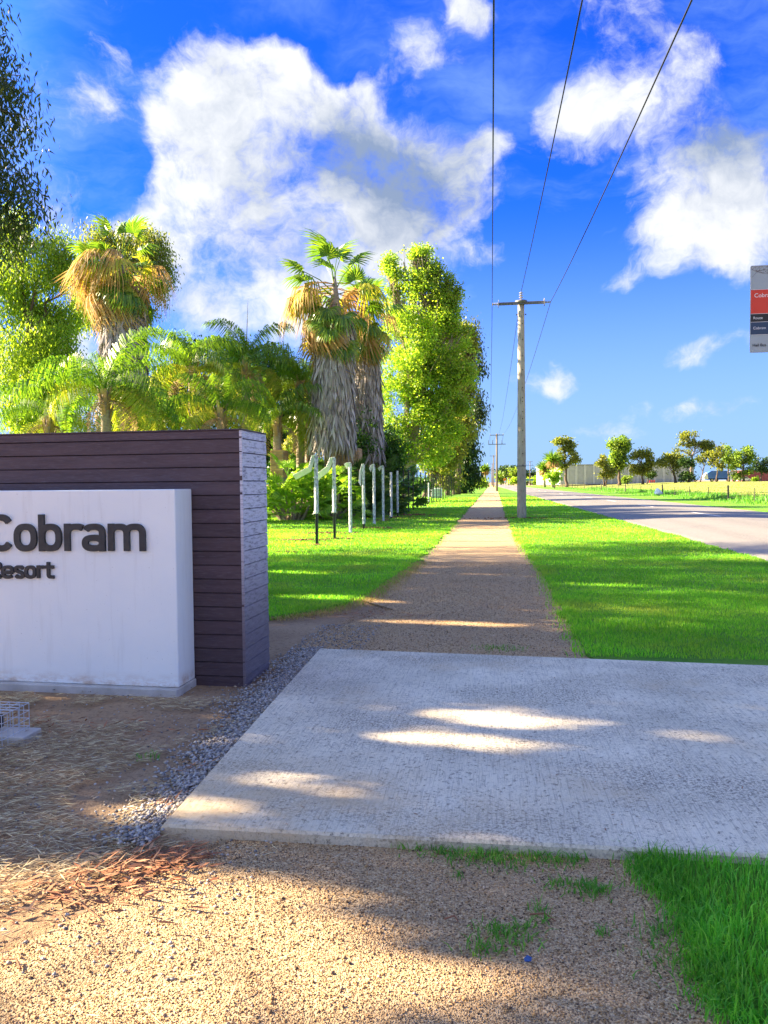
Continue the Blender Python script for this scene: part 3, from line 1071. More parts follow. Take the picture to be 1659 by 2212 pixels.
# ------------------------------------------------------------------ vegetation
leaf('gum_leaf', [(0.07, 0.11, 0.025), (0.13, 0.18, 0.032), (0.20, 0.25, 0.04), (0.28, 0.28, 0.05)], 0.52, 0.42, 0.4, 0.5)
leaf('gum_leaf_dark', [(0.0253, 0.0483, 0.0184), (0.046, 0.0759, 0.023), (0.0747, 0.103, 0.0299)], 0.40, 0.42, 0.4, 0.5)
leaf('gum_leaf_bright', [(0.15, 0.26, 0.03), (0.24, 0.36, 0.04), (0.31, 0.42, 0.05), (0.11, 0.20, 0.03)], 0.6, 0.45, 0.35, 0.6)
leaf('poplar_leaf', [(0.12, 0.24, 0.03), (0.21, 0.36, 0.04), (0.30, 0.44, 0.05), (0.40, 0.46, 0.08)], 0.6, 0.4, 0.4, 0.4)
leaf('conifer_leaf', [(0.0184, 0.0517, 0.0184), (0.0345, 0.0805, 0.0207), (0.0575, 0.115, 0.0253)], 0.35, 0.5, 0.3, 0.6)
leaf('shrub_leaf', [(0.0405, 0.108, 0.0243), (0.0675, 0.176, 0.027), (0.121, 0.243, 0.0405)], 0.45, 0.4, 0.4, 1.0)
leaf('lime_leaf', [(0.176, 0.338, 0.027), (0.27, 0.432, 0.0405), (0.351, 0.486, 0.054)], 0.55, 0.45, 0.35, 0.7)
leaf('olive_leaf', [(0.12, 0.16, 0.035), (0.19, 0.23, 0.045), (0.29, 0.29, 0.06)], 0.52, 0.45, 0.35, 0.35)
leaf('fan_green', [(0.07, 0.17, 0.024), (0.13, 0.25, 0.03), (0.22, 0.33, 0.04)], 0.45, 0.32, 0.5)
leaf('fan_tan', [(0.42, 0.25, 0.09), (0.52, 0.34, 0.14), (0.58, 0.42, 0.2), (0.34, 0.19, 0.07)], 0.35, 0.7, 0.2, tint=(1.1, 1.0, 0.8))
leaf('fan_yellow', [(0.459, 0.432, 0.0675), (0.351, 0.405, 0.054), (0.621, 0.486, 0.121)], 0.48, 0.6, 0.25)
leaf('skirt_grey', [(0.30, 0.27, 0.27), (0.44, 0.405, 0.395), (0.56, 0.52, 0.50), (0.17, 0.15, 0.145), (0.48, 0.40, 0.33)], 0.1, 0.85, 0.15, tint=(1, 0.95, 0.9))
leaf('skirt_brown', [(0.36, 0.24, 0.13), (0.50, 0.35, 0.21), (0.27, 0.17, 0.10), (0.56, 0.43, 0.28)], 0.15, 0.85, 0.15, tint=(1.05, 0.95, 0.8))
leaf('feather_green', [(0.06, 0.15, 0.02), (0.12, 0.23, 0.026), (0.20, 0.31, 0.032)], 0.55, 0.36, 0.45)
leaf('feather_yellow', [(0.20, 0.29, 0.035), (0.30, 0.35, 0.05), (0.42, 0.38, 0.09)], 0.5, 0.45, 0.35)
leaf('feather_dead', [(0.36, 0.25, 0.14), (0.46, 0.34, 0.2), (0.28, 0.19, 0.11)], 0.25, 0.8, 0.2, tint=(1.05, 0.95, 0.8))
leaf('bush_fan', [(0.16, 0.34, 0.04), (0.25, 0.44, 0.05), (0.36, 0.54, 0.07)], 0.5, 0.35, 0.45)
leaf('bush_fan_dark', [(0.05, 0.12, 0.03), (0.08, 0.17, 0.04), (0.13, 0.22, 0.05)], 0.4, 0.35, 0.45)
surf('gum_bark', (0.20, 0.155, 0.115), (0.36, 0.29, 0.22), 3.0, 0.85, 0.5, 22, stretch=(2, 2, 0.5), c3=(0.12, 0.085, 0.06), s3=9)
surf('dark_bark', (0.075, 0.055, 0.042), (0.14, 0.105, 0.08), 4.0, 0.9, 0.7, 18, stretch=(3, 3, 0.5))
surf('poplar_bark', (0.30, 0.24, 0.17), (0.42, 0.35, 0.26), 3.0, 0.85, 0.5, 22, stretch=(2, 2, 0.5), c3=(0.18, 0.13, 0.09), s3=9)
surf('palm_trunk', (0.26, 0.20, 0.15), (0.38, 0.31, 0.24), 5.0, 0.9, 0.8, 14, stretch=(1, 1, 4))
surf('petiole', (0.22, 0.25, 0.06), (0.30, 0.28, 0.09), 6, 0.6)


def grow_limb(a, b, r0, r1, rng, wob=0.08, n=6, up=0.15):
    a, b = Vector(a), Vector(b)
    L = (b - a).length
    pts = []
    for i in range(n + 1):
        t = i / n
        p = a.lerp(b, t)
        p.z += math.sin(t * math.pi) * up * L
        if 0 < i < n:
            p += Vector(rng.normal(size=3)) * wob * L * 0.35
        pts.append(p)
    return pts, [r0 + (r1 - r0) * (i / n) ** 0.8 for i in range(n + 1)]


HOLES = []
def hole(px, py, hl, hw):
    """a gap in the foliage whose spot of sun falls round a ground point; half length along the light, half width across (metres)"""
    g_ = G(px, py, 0.05)
    HOLES.append((g_.x, g_.y, hl, hw))


SH = Vector((-SUN.x, -SUN.y)).normalized()
SHN = Vector((-SH.y, SH.x))
for h_ in ((1200, 1562, 0.52, 0.16), (1100, 1610, 0.50, 0.14), (1600, 1598, 0.25, 0.06), (740, 1702, 0.32, 0.07), (450, 1745, 0.4, 0.12), (600, 1600, 0.3, 0.04), (1600, 1505, 0.3, 0.06), (1000, 1338, 0.9, 0.13), (1000, 1232, 1.0, 0.16), (760, 1290, 0.8, 0.16), (700, 1235, 0.7, 0.2), (1330, 1262, 0.8, 0.10), (160, 2060, 1.1, 0.30), (560, 1960, 0.7, 0.13), (620, 2050, 0.9, 0.16), (480, 1875, 0.4, 0.07), (250, 1900, 0.5, 0.10), (700, 1900, 0.3, 0.05)):
    hole(*h_)


def light_gap(q):
    k = np.ones(len(q), bool)
    gx = q[:, 0] - SUN.x / SUN.z * q[:, 2]
    gy = q[:, 1] - SUN.y / SUN.z * q[:, 2]
    for (hx, hy, hl, hw) in HOLES:
        a = (gx - hx) * SH.x + (gy - hy) * SH.y
        b = (gx - hx) * SHN.x + (gy - hy) * SHN.y
        k &= ((a / (hl + 0.12)) ** 2 + (b / (hw + 0.03)) ** 2) > 1
    return k


def make_tree(name, label, base, blobs, leafm, barkm, trunk_r, L, Wd, rc, per, cover=1.0, style='droop', seed=1, stems=1, gap=0.36, group=None, up=0.12, cat='tree', fork=0.45, twig_r=0.02, spread=0.3, lean=None, shade=False, twigs=9):
    """blobs: (centre, (rx, ry, rz)) masses of foliage; limbs run from the trunk into each of them"""
    rng = np.random.default_rng(seed)
    base = Vector((base[0], base[1], base[2] if len(base) > 2 else 0.0))
    root = empty(name, base, label, cat, group)
    cs = np.array([list(b[0]) for b in blobs])
    vol = np.array([b[1][0] * b[1][1] * b[1][2] for b in blobs]) ** 0.667
    mc = (cs * vol[:, None]).sum(0) / vol.sum()
    ztop = max(b[0][2] + b[1][2] for b in blobs)
    zlow = min(b[0][2] - b[1][2] for b in blobs)
    limbs = MB()
    trunk = MB()
    P = []
    tt = []
    for s in range(stems):
        off = Vector((rng.normal() * spread, rng.normal() * spread, 0)) if stems > 1 else Vector((0, 0, 0))
        topz = base.z + (mc[2] - base.z) * 1.05
        top = Vector((mc[0], mc[1], topz)) + off * 2.5
        if lean is not None:
            top = Vector(lean)
        pts, rad = grow_limb(base + off * 0.5 - Vector((0, 0, 0.15)), top, trunk_r / (stems ** 0.4), trunk_r * 0.38 / (stems ** 0.4), rng, 0.035, 9, 0.0)
        rad[0] *= 1.35
        trunk.tube(pts, rad, 10)
        tt.append((pts, rad))
    for bi, (c, r) in enumerate(blobs):
        c = Vector(c)
        pts, rad = tt[bi % len(tt)]
        # where along the trunk this limb leaves
        want = min(0.98, max(fork, (c.z - r[2] * 0.6 - base.z) / max(0.1, (pts[-1].z - base.z)) * 0.8))
        k = want * (len(pts) - 1)
        i = int(k)
        st = pts[i].lerp(pts[min(i + 1, len(pts) - 1)], k - i)
        r0 = max(twig_r * 1.5, rad[i] * 0.55)
        lp, lr = grow_limb(st, c, r0, twig_r * 1.4, rng, 0.10, 6, up)
        limbs.tube(lp, lr, 6, False)
        nv = int(cover * 10 * (r[0] * r[2] + r[0] * r[1] + r[1] * r[2]) / (rc * rc) / 3) + 3
        d = rng.normal(size=(nv * 2, 3))
        d = nrm(d)
        rad_ = rng.random(nv * 2) ** (1 / 2.4)
        q = d * rad_[:, None] * np.array(r) + np.array(c)
        # ragged: clumps gather and leave holes
        keep = np.array([mnoise.noise(Vector((x[0] / (rc * 3.2), x[1] / (rc * 3.2), x[2] / (rc * 3.2) + seed))) for x in q]) > (gap - 0.5)
        q = q[keep][:nv]
        P.append(q)
        for x in q[:: max(1, len(q) // twigs)]:
            tp, tr = grow_limb(lp[rng.integers(1, 6)], Vector(x), twig_r * 1.3, twig_r * 0.5, rng, 0.12, 4, up)
            limbs.tube(tp, tr, 4, False)
    P = np.concatenate(P)
    n = len(P) * per
    c = np.repeat(P, per, 0)
    o = rng.normal(size=(n, 3)) * rc * 0.5 * np.array([1, 1, 0.75])
    if style == 'droop':
        o[:, 2] -= np.abs(rng.normal(size=n)) * rc * 0.5
        d = np.c_[rng.normal(size=n) * 0.45, rng.normal(size=n) * 0.45, -0.9 + rng.normal(size=n) * 0.25]
    elif style == 'up':
        o[:, 2] += rng.normal(size=n) * rc * 0.4
        d = np.c_[rng.normal(size=n) * 0.7, rng.normal(size=n) * 0.7, 0.15 + rng.normal(size=n) * 0.7]
    else:
        d = rng.normal(size=(n, 3))
    c = c + o
    if shade:
        kk_ = light_gap(c)
        c, d = c[kk_], d[kk_]
        n = len(c)
    V, Fa = leaf_quads(c, d, L * rng.uniform(0.65, 1.25, n), Wd * rng.uniform(0.7, 1.25, n), rng)
    trunk.build('trunk', barkm, root, True)
    if limbs.v:
        limbs.build('limbs', barkm, root, True)
    cr = obj('crown', V, Fa, leafm, root)
    return root, len(Fa)


def pb(px, py, dep, rx, ry, rd=None, dz=0.0):
    """a mass of foliage seen round a point of the photograph, at its distance"""
    c = At(px, py, dep + dz)
    k = (dep + dz) / F
    return (tuple(c), (rx * k, (rd if rd else rx) * k, ry * k))


def gbase(px, dep, z=0.0):
    p = At(px, 1044, dep)
    return (p.x, p.y, z)


NL = 0
# --- gum trees that stand left of the view; their crowns shade the crossing, one reaches into the picture
GUM = []
def wb(x, y, z, rx, ry, rz):
    return ((x, y, z), (rx, ry, rz))


t_, n_ = make_tree('gum_tree', 'tall dark gum tree hanging over the left edge of the picture', (-16.5, 14.5), [pb(-40, 70, 17, 62, 100), pb(5, 225, 17, 88, 60), pb(-60, 330, 17, 120, 90), pb(30, 415, 17, 90, 50), pb(-10, 150, 17, 70, 50), pb(-30, 480, 17.5, 100, 60), wb(-15.4, 12.6, 8.6, 3.4, 2.6, 3.0), wb(-18.5, 14.0, 9.6, 3.6, 3.0, 3.4), wb(-16.0, 15.8, 13.0, 3.0, 2.4, 2.8), wb(-14.6, 11.8, 5.6, 2.6, 2.4, 1.8), wb(-12.9, 10.6, 5.0, 2.4, 2.2, 1.8), wb(-17.5, 19.5, 11.0, 2.4, 2.4, 2.2), wb(-19, 17.0, 9.0, 2.4, 2.4, 2.0), wb(-16.5, 14.5, 6.6, 2.6, 2.6, 2.0)],
                   MATS['gum_leaf_dark'], MATS['gum_bark'], 0.34, 0.18, 0.045, 0.45, 24, 1.4, 'droop', 11, gap=0.45, shade=True)
NL += n_
t_, n_ = make_tree('gum_tree', 'broad gum tree standing out of view behind the sign wall', (-15.0, 7.5), [wb(-13.0, 7.5, 6.4, 3.0, 2.6, 2.0), wb(-15, 6.0, 8.6, 3.4, 2.6, 2.6), wb(-16.5, 9, 8.0, 3.2, 2.6, 2.4), wb(-12.0, 5.2, 5.4, 2.4, 1.7, 1.7), wb(-13.5, 9.2, 9.6, 2.8, 2.4, 2.0), wb(-17.5, 6, 10.4, 2.8, 2.2, 2.0), wb(-11.2, 7.6, 4.6, 2.0, 1.8, 1.3)],
                   MATS['gum_leaf'], MATS['gum_bark'], 0.36, 0.24, 0.07, 0.6, 26, 1.5, 'droop', 12, gap=0.36, shade=True)
NL += n_
t_, n_ = make_tree('gum_tree', 'slender gum tree out of view left of the gravel', (-14.0, 2.0), [wb(-11.5, 2.2, 6.6, 2.2, 0.9, 1.2), wb(-14.5, 3.0, 8.0, 2.4, 1.0, 1.5), wb(-13.2, 1.0, 8.2, 2.2, 0.9, 1.4), wb(-15.5, 1.8, 6.8, 2.2, 0.9, 1.2), wb(-12.5, 3.2, 5.8, 2.0, 0.8, 1.0)],
                   MATS['gum_leaf'], MATS['gum_bark'], 0.2, 0.22, 0.06, 0.5, 22, 1.8, 'droop', 13, gap=0.40, shade=True)
NL += n_

# --- gums behind the palms on the left
t_, n_ = make_tree('gum_tree', 'bright leafy gum tree at the left edge behind the feather palms', gbase(70, 47), [pb(40, 620, 47, 95, 70), pb(110, 560, 47, 60, 80), pb(70, 740, 46, 90, 70), pb(60, 840, 45, 95, 80), pb(130, 830, 46, 70, 90), pb(120, 700, 48, 70, 70), pb(20, 500, 47, 70, 60), pb(95, 905, 45, 80, 50), pb(-40, 660, 48, 80, 110), pb(175, 600, 49, 40, 60)],
                   MATS['gum_leaf_bright'], MATS['dark_bark'], 0.45, 0.26, 0.085, 0.62, 20, 2.3, 'droop', 21, gap=0.40)
NL += n_
t_, n_ = make_tree('gum_tree', 'rounded gum tree rising behind the left fan palm', gbase(290, 52), [pb(300, 530, 52, 62, 52), pb(335, 570, 52, 40, 60), pb(215, 520, 53, 45, 42), pb(310, 630, 51, 48, 50), pb(250, 600, 53, 60, 60), pb(200, 640, 53, 50, 70)],
                   MATS['gum_leaf'], MATS['dark_bark'], 0.35, 0.24, 0.08, 0.55, 20, 2.4, 'droop', 22, gap=0.34)
NL += n_
t_, n_ = make_tree('broadleaf_tree', 'dense green tree filling the gap behind the feather palms', gbase(500, 47), [pb(430, 870, 47, 90, 70), pb(560, 890, 47, 80, 80), pb(330, 880, 48, 80, 70), pb(640, 900, 48, 60, 80), pb(590, 960, 46, 70, 60), pb(650, 860, 49, 45, 70), pb(250, 890, 48, 70, 60), pb(500, 800, 48, 70, 70), pb(400, 790, 49, 60, 60), pb(600, 800, 49, 50, 70), pb(560, 980, 47, 60, 60)],
                   MATS['conifer_leaf'], MATS['dark_bark'], 0.3, 0.26, 0.12, 0.6, 18, 2.0, 'rand', 23, gap=0.34)
NL += n_

# --- the poplars and the dark trees in line behind them
PD = 66
t_, n_ = make_tree('poplar_tree', 'tall pale green poplar beside the twin fan palms', gbase(884, PD), [pb(900, 745, PD, 82, 175), pb(950, 800, PD, 62, 165), pb(875, 880, PD, 58, 110), pb(940, 930, PD, 60, 90), pb(850, 600, PD, 24, 50), pb(912, 590, PD, 34, 52), pb(955, 640, PD, 34, 60), pb(985, 690, PD, 22, 60), pb(838, 570, PD, 9, 26), pb(872, 566, PD, 9, 24), pb(902, 553, PD, 12, 22), pb(922, 560, PD, 12, 26), pb(945, 575, PD, 11, 30), pb(968, 612, PD, 12, 30), pb(990, 640, PD, 9, 30), pb(855, 985, PD, 30, 36), pb(1000, 720, PD, 9, 26), pb(985, 740, PD, 34, 80), pb(1000, 800, PD, 30, 80), pb(985, 880, PD, 36, 70)],
                   MATS['poplar_leaf'], MATS['poplar_bark'], 0.55, 0.19, 0.165, 0.55, 17, 2.3, 'rand', 31, stems=3, gap=0.47, up=-0.06, fork=0.14, twig_r=0.035, spread=0.5, twigs=34)
NL += n_
t_, n_ = make_tree('poplar_tree', 'second poplar with darker trunk behind the tall one', gbase(918, 84), [pb(985, 770, 84, 38, 120), pb(1000, 850, 84, 30, 120), pb(965, 940, 84, 44, 80), pb(945, 985, 84, 46, 44), pb(1012, 730, 84, 14, 44), pb(1006, 700, 84, 9, 26), pb(1022, 760, 84, 10, 30)],
                   MATS['olive_leaf'], MATS['dark_bark'], 0.6, 0.30, 0.24, 0.65, 12, 2.0, 'rand', 32, stems=2, gap=0.46, fork=0.25, twig_r=0.04, spread=0.4, twigs=22)
NL += n_
t_, n_ = make_tree('gum_tree', 'ragged gum tree at the right end of the tree row', gbase(985, 98), [pb(1015, 760, 98, 28, 50), pb(1028, 720, 98, 18, 36), pb(1030, 870, 98, 26, 34), pb(1010, 900, 98, 34, 50), pb(990, 830, 98, 36, 80), pb(1038, 795, 98, 12, 20)],
                   MATS['gum_leaf_dark'], MATS['dark_bark'], 0.45, 0.5, 0.16, 0.8, 14, 1.2, 'droop', 33, gap=0.40, twig_r=0.04)
NL += n_
t_, n_ = make_tree('conifer_tree', 'dark drooping conifer at the foot of the tree row', gbase(1000, 106), [pb(992, 960, 106, 30, 50), pb(1012, 985, 106, 28, 44), pb(985, 1010, 106, 34, 36), pb(1022, 1020, 106, 20, 30), pb(1000, 1040, 106, 32, 18), pb(1005, 940, 106, 20, 40)],
                   MATS['conifer_leaf'], MATS['dark_bark'], 0.4, 0.5, 0.2, 0.8, 14, 1.4, 'droop', 34, gap=0.30, twig_r=0.04)
NL += n_
t_, n_ = make_tree('conifer_tree', 'feathery lighter conifer before the dark one', gbase(968, 92), [pb(965, 985, 92, 24, 40), pb(975, 940, 92, 18, 40), pb(958, 1020, 92, 28, 28), pb(975, 1030, 92, 22, 22)],
                   MATS['olive_leaf'], MATS['dark_bark'], 0.3, 0.46, 0.18, 0.7, 12, 1.2, 'droop', 35, gap=0.36, twig_r=0.03)
NL += n_
t_, n_ = make_tree('shrub', 'small green shrub by the path under the conifer', gbase(1037, 150), [pb(1030, 1046, 150, 16, 10), pb(1044, 1044, 150, 10, 9)],
                   MATS['gum_leaf_bright'], MATS['dark_bark'], 0.12, 0.5, 0.3, 0.7, 12, 1.2, 'rand', 36, cat='shrub', twig_r=0.03)

# --- dark climbers and shrubs round the palm trunks
for i, (px, py, dep, rx, ry, lab, mt) in enumerate(((775, 935, 38.5, 40, 62, 'dark glossy shrub between the twin fan palm trunks', 'shrub_leaf'), (842, 960, 40, 34, 52, 'leafy shrub right of the twin fan palm trunks', 'shrub_leaf'), (640, 1000, 40, 60, 42, 'green shrub behind the first wrapped post', 'shrub_leaf'), (820, 1000, 42, 50, 30, 'low dark shrub behind the brick wall', 'conifer_leaf'), (900, 1045, 62, 40, 14, 'low hedge beyond the black posts', 'shrub_leaf'))):
    c = At(px, py, dep)
    make_tree('shrub', lab, (c.x, c.y, 0), [pb(px, py, dep, rx, ry), pb(px - rx * 0.3, py + ry * 0.5, dep, rx * 0.8, ry * 0.6), pb(px + rx * 0.35, py + ry * 0.4, dep, rx * 0.7, ry * 0.6)],
              MATS[mt], MATS['dark_bark'], 0.08, 0.17, 0.10, 0.34, 14, 1.3, 'rand', 40 + i, stems=2, gap=0.26, cat='shrub')


# --- palms -------------------------------------------------------------------
def fan_mesh(name, seed, pet, rad, nseg, span, droop, fold, curl, mats):
    """fan leaf: stalk along +y, then pleated blades spreading from its end"""
    rng = np.random.default_rng(seed)
    V, Fs = [], []
    hub = Vector((0, pet, -0.10 * pet))
    tv, tf = tube_vf([(0, 0, 0), (0, pet * 0.5, 0.02), tuple(hub)], [0.022, 0.016, 0.012], 4, False)
    V += tv
    Fs += tf
    for i in range(nseg):
        a = (i / (nseg - 1) - 0.5) * span
        ca, sa = math.cos(a), math.sin(a)
        ln = rad * (0.72 + 0.28 * math.cos(a * 0.8)) * rng.uniform(0.9, 1.08)
        dirv_ = Vector((sa, ca, fold * abs(sa) - 0.0))
        side = Vector((ca, -sa, 0))
        w = ln * span / nseg * (0.62 if 'dead' not in name else 0.42)
        k = len(V)
        pts = []
        for t in (0.0, 0.45, 0.78, 1.0):
            dz = -droop * ln * (max(0, t - 0.35) / 0.65) ** 1.8 * rng.uniform(0.8, 1.2) - curl * ln * t * t
            p = hub + dirv_ * (ln * t * (1 - 0.35 * droop * max(0, t - 0.5)))
            p.z += dz
            pts.append(p)
        zz_ = 0.02 if i % 2 else -0.02
        V += [pts[0], pts[1] + side * w * 0.5 + Vector((0, 0, zz_)), pts[1] - side * w * 0.5 + Vector((0, 0, -zz_)), pts[2] + side * w * 0.36, pts[2] - side * w * 0.36, pts[3]]
        Fs += [(k, k + 1, k + 2), (k + 1, k + 3, k + 4, k + 2), (k + 3, k + 5, k + 4)]
    me = mesh_np(name, np.array([tuple(v) for v in V]), Fs)
    me.materials.append(MATS[mats])
    return me


FAN_G = [fan_mesh('fan_leaf', i, 1.15, 0.78, 24, R(200), 0.35 + 0.2 * i, 0.25, 0.10, 'fan_green') for i in range(3)]
FAN_Y = [fan_mesh('fan_leaf_yellow', 5 + i, 0.9, 0.95, 24, R(220), 0.7, 0.1, 0.15, 'fan_yellow') for i in range(2)]
FAN_T = [fan_mesh('fan_leaf_dead', 9 + i, 0.95, 1.0, 15, R(140 - 30 * i), 0.75 + 0.25 * i, -0.1, 0.2, 'fan_tan') for i in range(3)]


def place(me, parent, loc, az, el, roll=0.0, s=1.0, name=None):
    o = bpy.data.objects.new(name or me.name, me)
    COL.objects.link(o)
    o.parent = parent
    o.matrix_local = Matrix.Translation(loc) @ Matrix.Rotation(az, 4, 'Z') @ Matrix.Rotation(el, 4, 'X') @ Matrix.Rotation(roll, 4, 'Y') @ Matrix.Scale(s, 4)
    return o


def skirt(rng, z0, z1, rfun, n, length, width, cx, cy):
    z = z0 + (z1 - z0) * rng.random(n)
    z = np.round(z / 0.34) * 0.34 + rng.normal(size=n) * 0.07
    th = rng.random(n) * 2 * math.pi
    r = rfun(z) * rng.uniform(0.72, 1.0, n)
    c = np.c_[cx(z) + r * np.cos(th), cy(z) + r * np.sin(th), z]
    out = np.c_[np.cos(th), np.sin(th), np.zeros(n)]
    tang = np.c_[-np.sin(th), np.cos(th), np.zeros(n)]
    d = np.c_[np.zeros(n), np.zeros(n), -np.ones(n)] + out * (rng.uniform(0.0, 0.20, n) + 0.25 * (rng.random(n) > 0.92))[:, None] + tang * rng.normal(size=n)[:, None] * 0.20
    return leaf_quads(c, d, length * rng.uniform(0.6, 1.25, n), width * rng.uniform(0.6, 1.5, n), rng, 0.55, out)


def fan_palm(label, px, dep, top_py, skirt_top, skirt_bot, skirt_w, seed, lean=0.0, nG=15, nT=20, tan_az=None, topw=None, fs=1.0):
    """Washingtonia-type palm: trunk, skirt of dead leaves, dead and green fans"""
    rng = np.random.default_rng(seed)
    b = At(px, 1044, dep)
    base = Vector((b.x, b.y, 0))
    root = empty('fan_palm', base, label, 'palm tree')
    cpt_ = At(px + lean, skirt_top, dep)
    zt, zs, zb = At(px, top_py, dep).z, cpt_.z, At(px, skirt_bot, dep).z
    zc_ = zs + 0.35
    dx, dyv = (cpt_.x - base.x), (cpt_.y - base.y)
    fx = lambda z: base.x + dx * (z / zs) ** 1.3
    fy = lambda z: base.y + dyv * (z / zs) ** 1.3
    zz_ = np.linspace(-0.15, zc_ + 0.4, 16)
    MB().tube([(fx(max(z, 0)), fy(max(z, 0)), z) for z in zz_], [0.36 - 0.10 * max(0, z) / zc_ for z in zz_], 14).build('trunk', MATS['palm_trunk'], root, True)
    # old leaf bases criss-cross the bare foot of the trunk
    boots = MB()
    rows = int(zb / 0.16)
    for i in range(rows):
        z = 0.1 + i * 0.16
        for j in range(9):
            a = 2 * math.pi * (j + 0.5 * (i % 2)) / 9
            rad = 0.36 - 0.10 * z / zc_
            o_ = Vector((math.cos(a), math.sin(a), 0))
            s_ = Vector((-math.sin(a), math.cos(a), 0))
            c0 = Vector((fx(z), fy(z), z)) + o_ * (rad - 0.01)
            boots.add([c0 - s_ * 0.085, c0 + s_ * 0.085, c0 + s_ * 0.04 + o_ * 0.07 + Vector((0, 0, 0.17)), c0 - s_ * 0.04 + o_ * 0.07 + Vector((0, 0, 0.17))], [(0, 1, 2, 3)])
    if boots.v:
        boots.build('leaf_bases', MATS['skirt_brown'], root, kind='stuff')
    k = dep / F
    wmax, wmin = skirt_w * k * 0.5, (topw or skirt_w * 0.8) * k * 0.5
    rf = lambda z: wmin + (wmax - wmin) * np.clip((zs - z) / (zs - zb), 0, 1) ** 0.8
    # solid heart of the skirt
    zz_ = np.linspace(zb + 0.35, zs + 0.2, 8)
    MB().tube([(fx(z), fy(z), z) for z in zz_], [float(rf(z)) * 0.70 for z in zz_], 12).build('skirt_heart', MATS['skirt_grey'], root, True)
    V1, F1 = skirt(rng, zb + 0.5, zs + 0.1, rf, int(850 * (zs - zb)), 0.85, 0.10, fx, fy)
    obj('leaf_skirt', V1, F1, MATS['skirt_grey'], root, kind='stuff')
    V1, F1 = skirt(rng, zs - 1.0, zs + 0.5, lambda z: rf(z) * 0.95, 1100, 0.75, 0.06, fx, fy)
    obj('brown_skirt', V1, F1, MATS['skirt_brown'], root, kind='stuff')
    hub = Vector((fx(zs), fy(zs), zs)) - base
    hgt = zt - zs
    for i in range(nT):
        u = i / nT
        az = (tan_az[0] + (tan_az[1] - tan_az[0]) * rng.random()) if (tan_az and rng.random() < 0.6) else rng.random() * 2 * math.pi
        el = R(-20 - 52 * u + rng.normal() * 8) if i > nT * 0.35 else R(18 - 30 * rng.random())
        z = hub.z + hgt * (0.10 + 0.38 * (1 - u)) - 0.2
        place(FAN_T[int(rng.integers(3))] if rng.random() < 0.68 else FAN_Y[int(rng.integers(2))], root, (hub.x, hub.y, z), az, el, rng.normal() * 0.3, fs * rng.uniform(0.85, 1.15), 'dead_frond')
    for i in range(nG):
        u = (i + 0.5) / nG
        az = i * 2.39996 + rng.normal() * 0.25
        el = R(82 - 112 * u ** 1.05 + rng.normal() * 13)
        z = hub.z + hgt * 0.42 * (1 - 0.55 * u)
        place(FAN_G[int(rng.integers(3))], root, (hub.x, hub.y, z), az, el, rng.normal() * 0.25, fs * rng.uniform(0.85, 1.12), 'frond')
    for i in range(13):
        az = math.pi + rng.normal() * 1.1
        place(FAN_G[int(rng.integers(3))], root, (hub.x, hub.y, hub.z + hgt * rng.uniform(0.0, 0.42)), az, R(-18 - 45 * rng.random()), rng.normal() * 0.3, fs * rng.uniform(0.72, 0.95), 'frond')
    top = MB()
    zz_ = np.linspace(zs, zs + hgt * 0.5, 5)
    top.tube([(fx(zs), fy(zs), z) for z in zz_], [0.3, 0.26, 0.2, 0.13, 0.05], 9).build('crown_shaft', MATS['palm_trunk'], root, True)
    return root


fan_palm('taller front fan palm of the twin pair by the posts', 716, 35, 500, 695, 975, 98, 51, lean=8, nG=14, nT=40, tan_az=(R(40), R(170)), fs=1.42, topw=78)
fan_palm('shorter rear fan palm of the twin pair by the posts', 796, 39, 585, 725, 992, 70, 52, lean=-8, nG=10, nT=26, topw=54, fs=1.22)
fan_palm('fan palm with orange dead fronds towering above the sign wall', 268, 38, 470, 630, 880, 104, 53, lean=-2, nG=14, nT=84, tan_az=(R(0), R(200)), fs=1.4, topw=88)


def feather_mesh(name, seed, L, droop, mats, leaflet=0.62, n=70, hang=0.75):
    rng = np.random.default_rng(seed)
    # arching midrib
    pts = []
    a = R(62)
    p = Vector((0, 0, 0))
    N = 14
    for i in range(N + 1):
        pts.append(p.copy())
        a -= droop / N * (0.6 + 0.9 * i / N)
        p = p + Vector((0, math.cos(a), math.sin(a))) * (L / N)
    V, Fs = tube_vf(pts, [0.03 * (1 - 0.85 * i / N) for i in range(N + 1)], 4, False)
    V = [tuple(v) for v in V]
    for i in range(n):
        t = 0.10 + 0.90 * i / n
        k = t * N
        j = min(int(k), N - 1)
        q = pts[j].lerp(pts[j + 1], k - j)
        d = (pts[j + 1] - pts[j]).normalized()
        for s in (-1, 1):
            ln = leaflet * (0.5 + 0.75 * math.sin(math.pi * min(1, t * 0.95 + 0.05))) * rng.uniform(0.8, 1.15)
            w = 0.045 * rng.uniform(0.8, 1.2)
            e = Vector((s * rng.uniform(0.6, 1.0), 0, rng.uniform(-0.1, 0.55))) + d * rng.uniform(0.25, 0.6)
            e.normalize()
            p1 = q + e * ln * 0.45
            p2 = p1 + (e * (1 - hang) + Vector((0, 0, -1)) * hang).normalized() * ln * 0.62
            sd = d * w * 0.5
            kx = len(V)
            V += [tuple(q), tuple(p1 + sd), tuple(p1 - sd), tuple(p2)]
            Fs += [(kx, kx + 1, kx + 2), (kx + 1, kx + 3, kx + 2)]
    me = mesh_np(name, np.array(V), Fs)
    me.materials.append(MATS[mats])
    return me


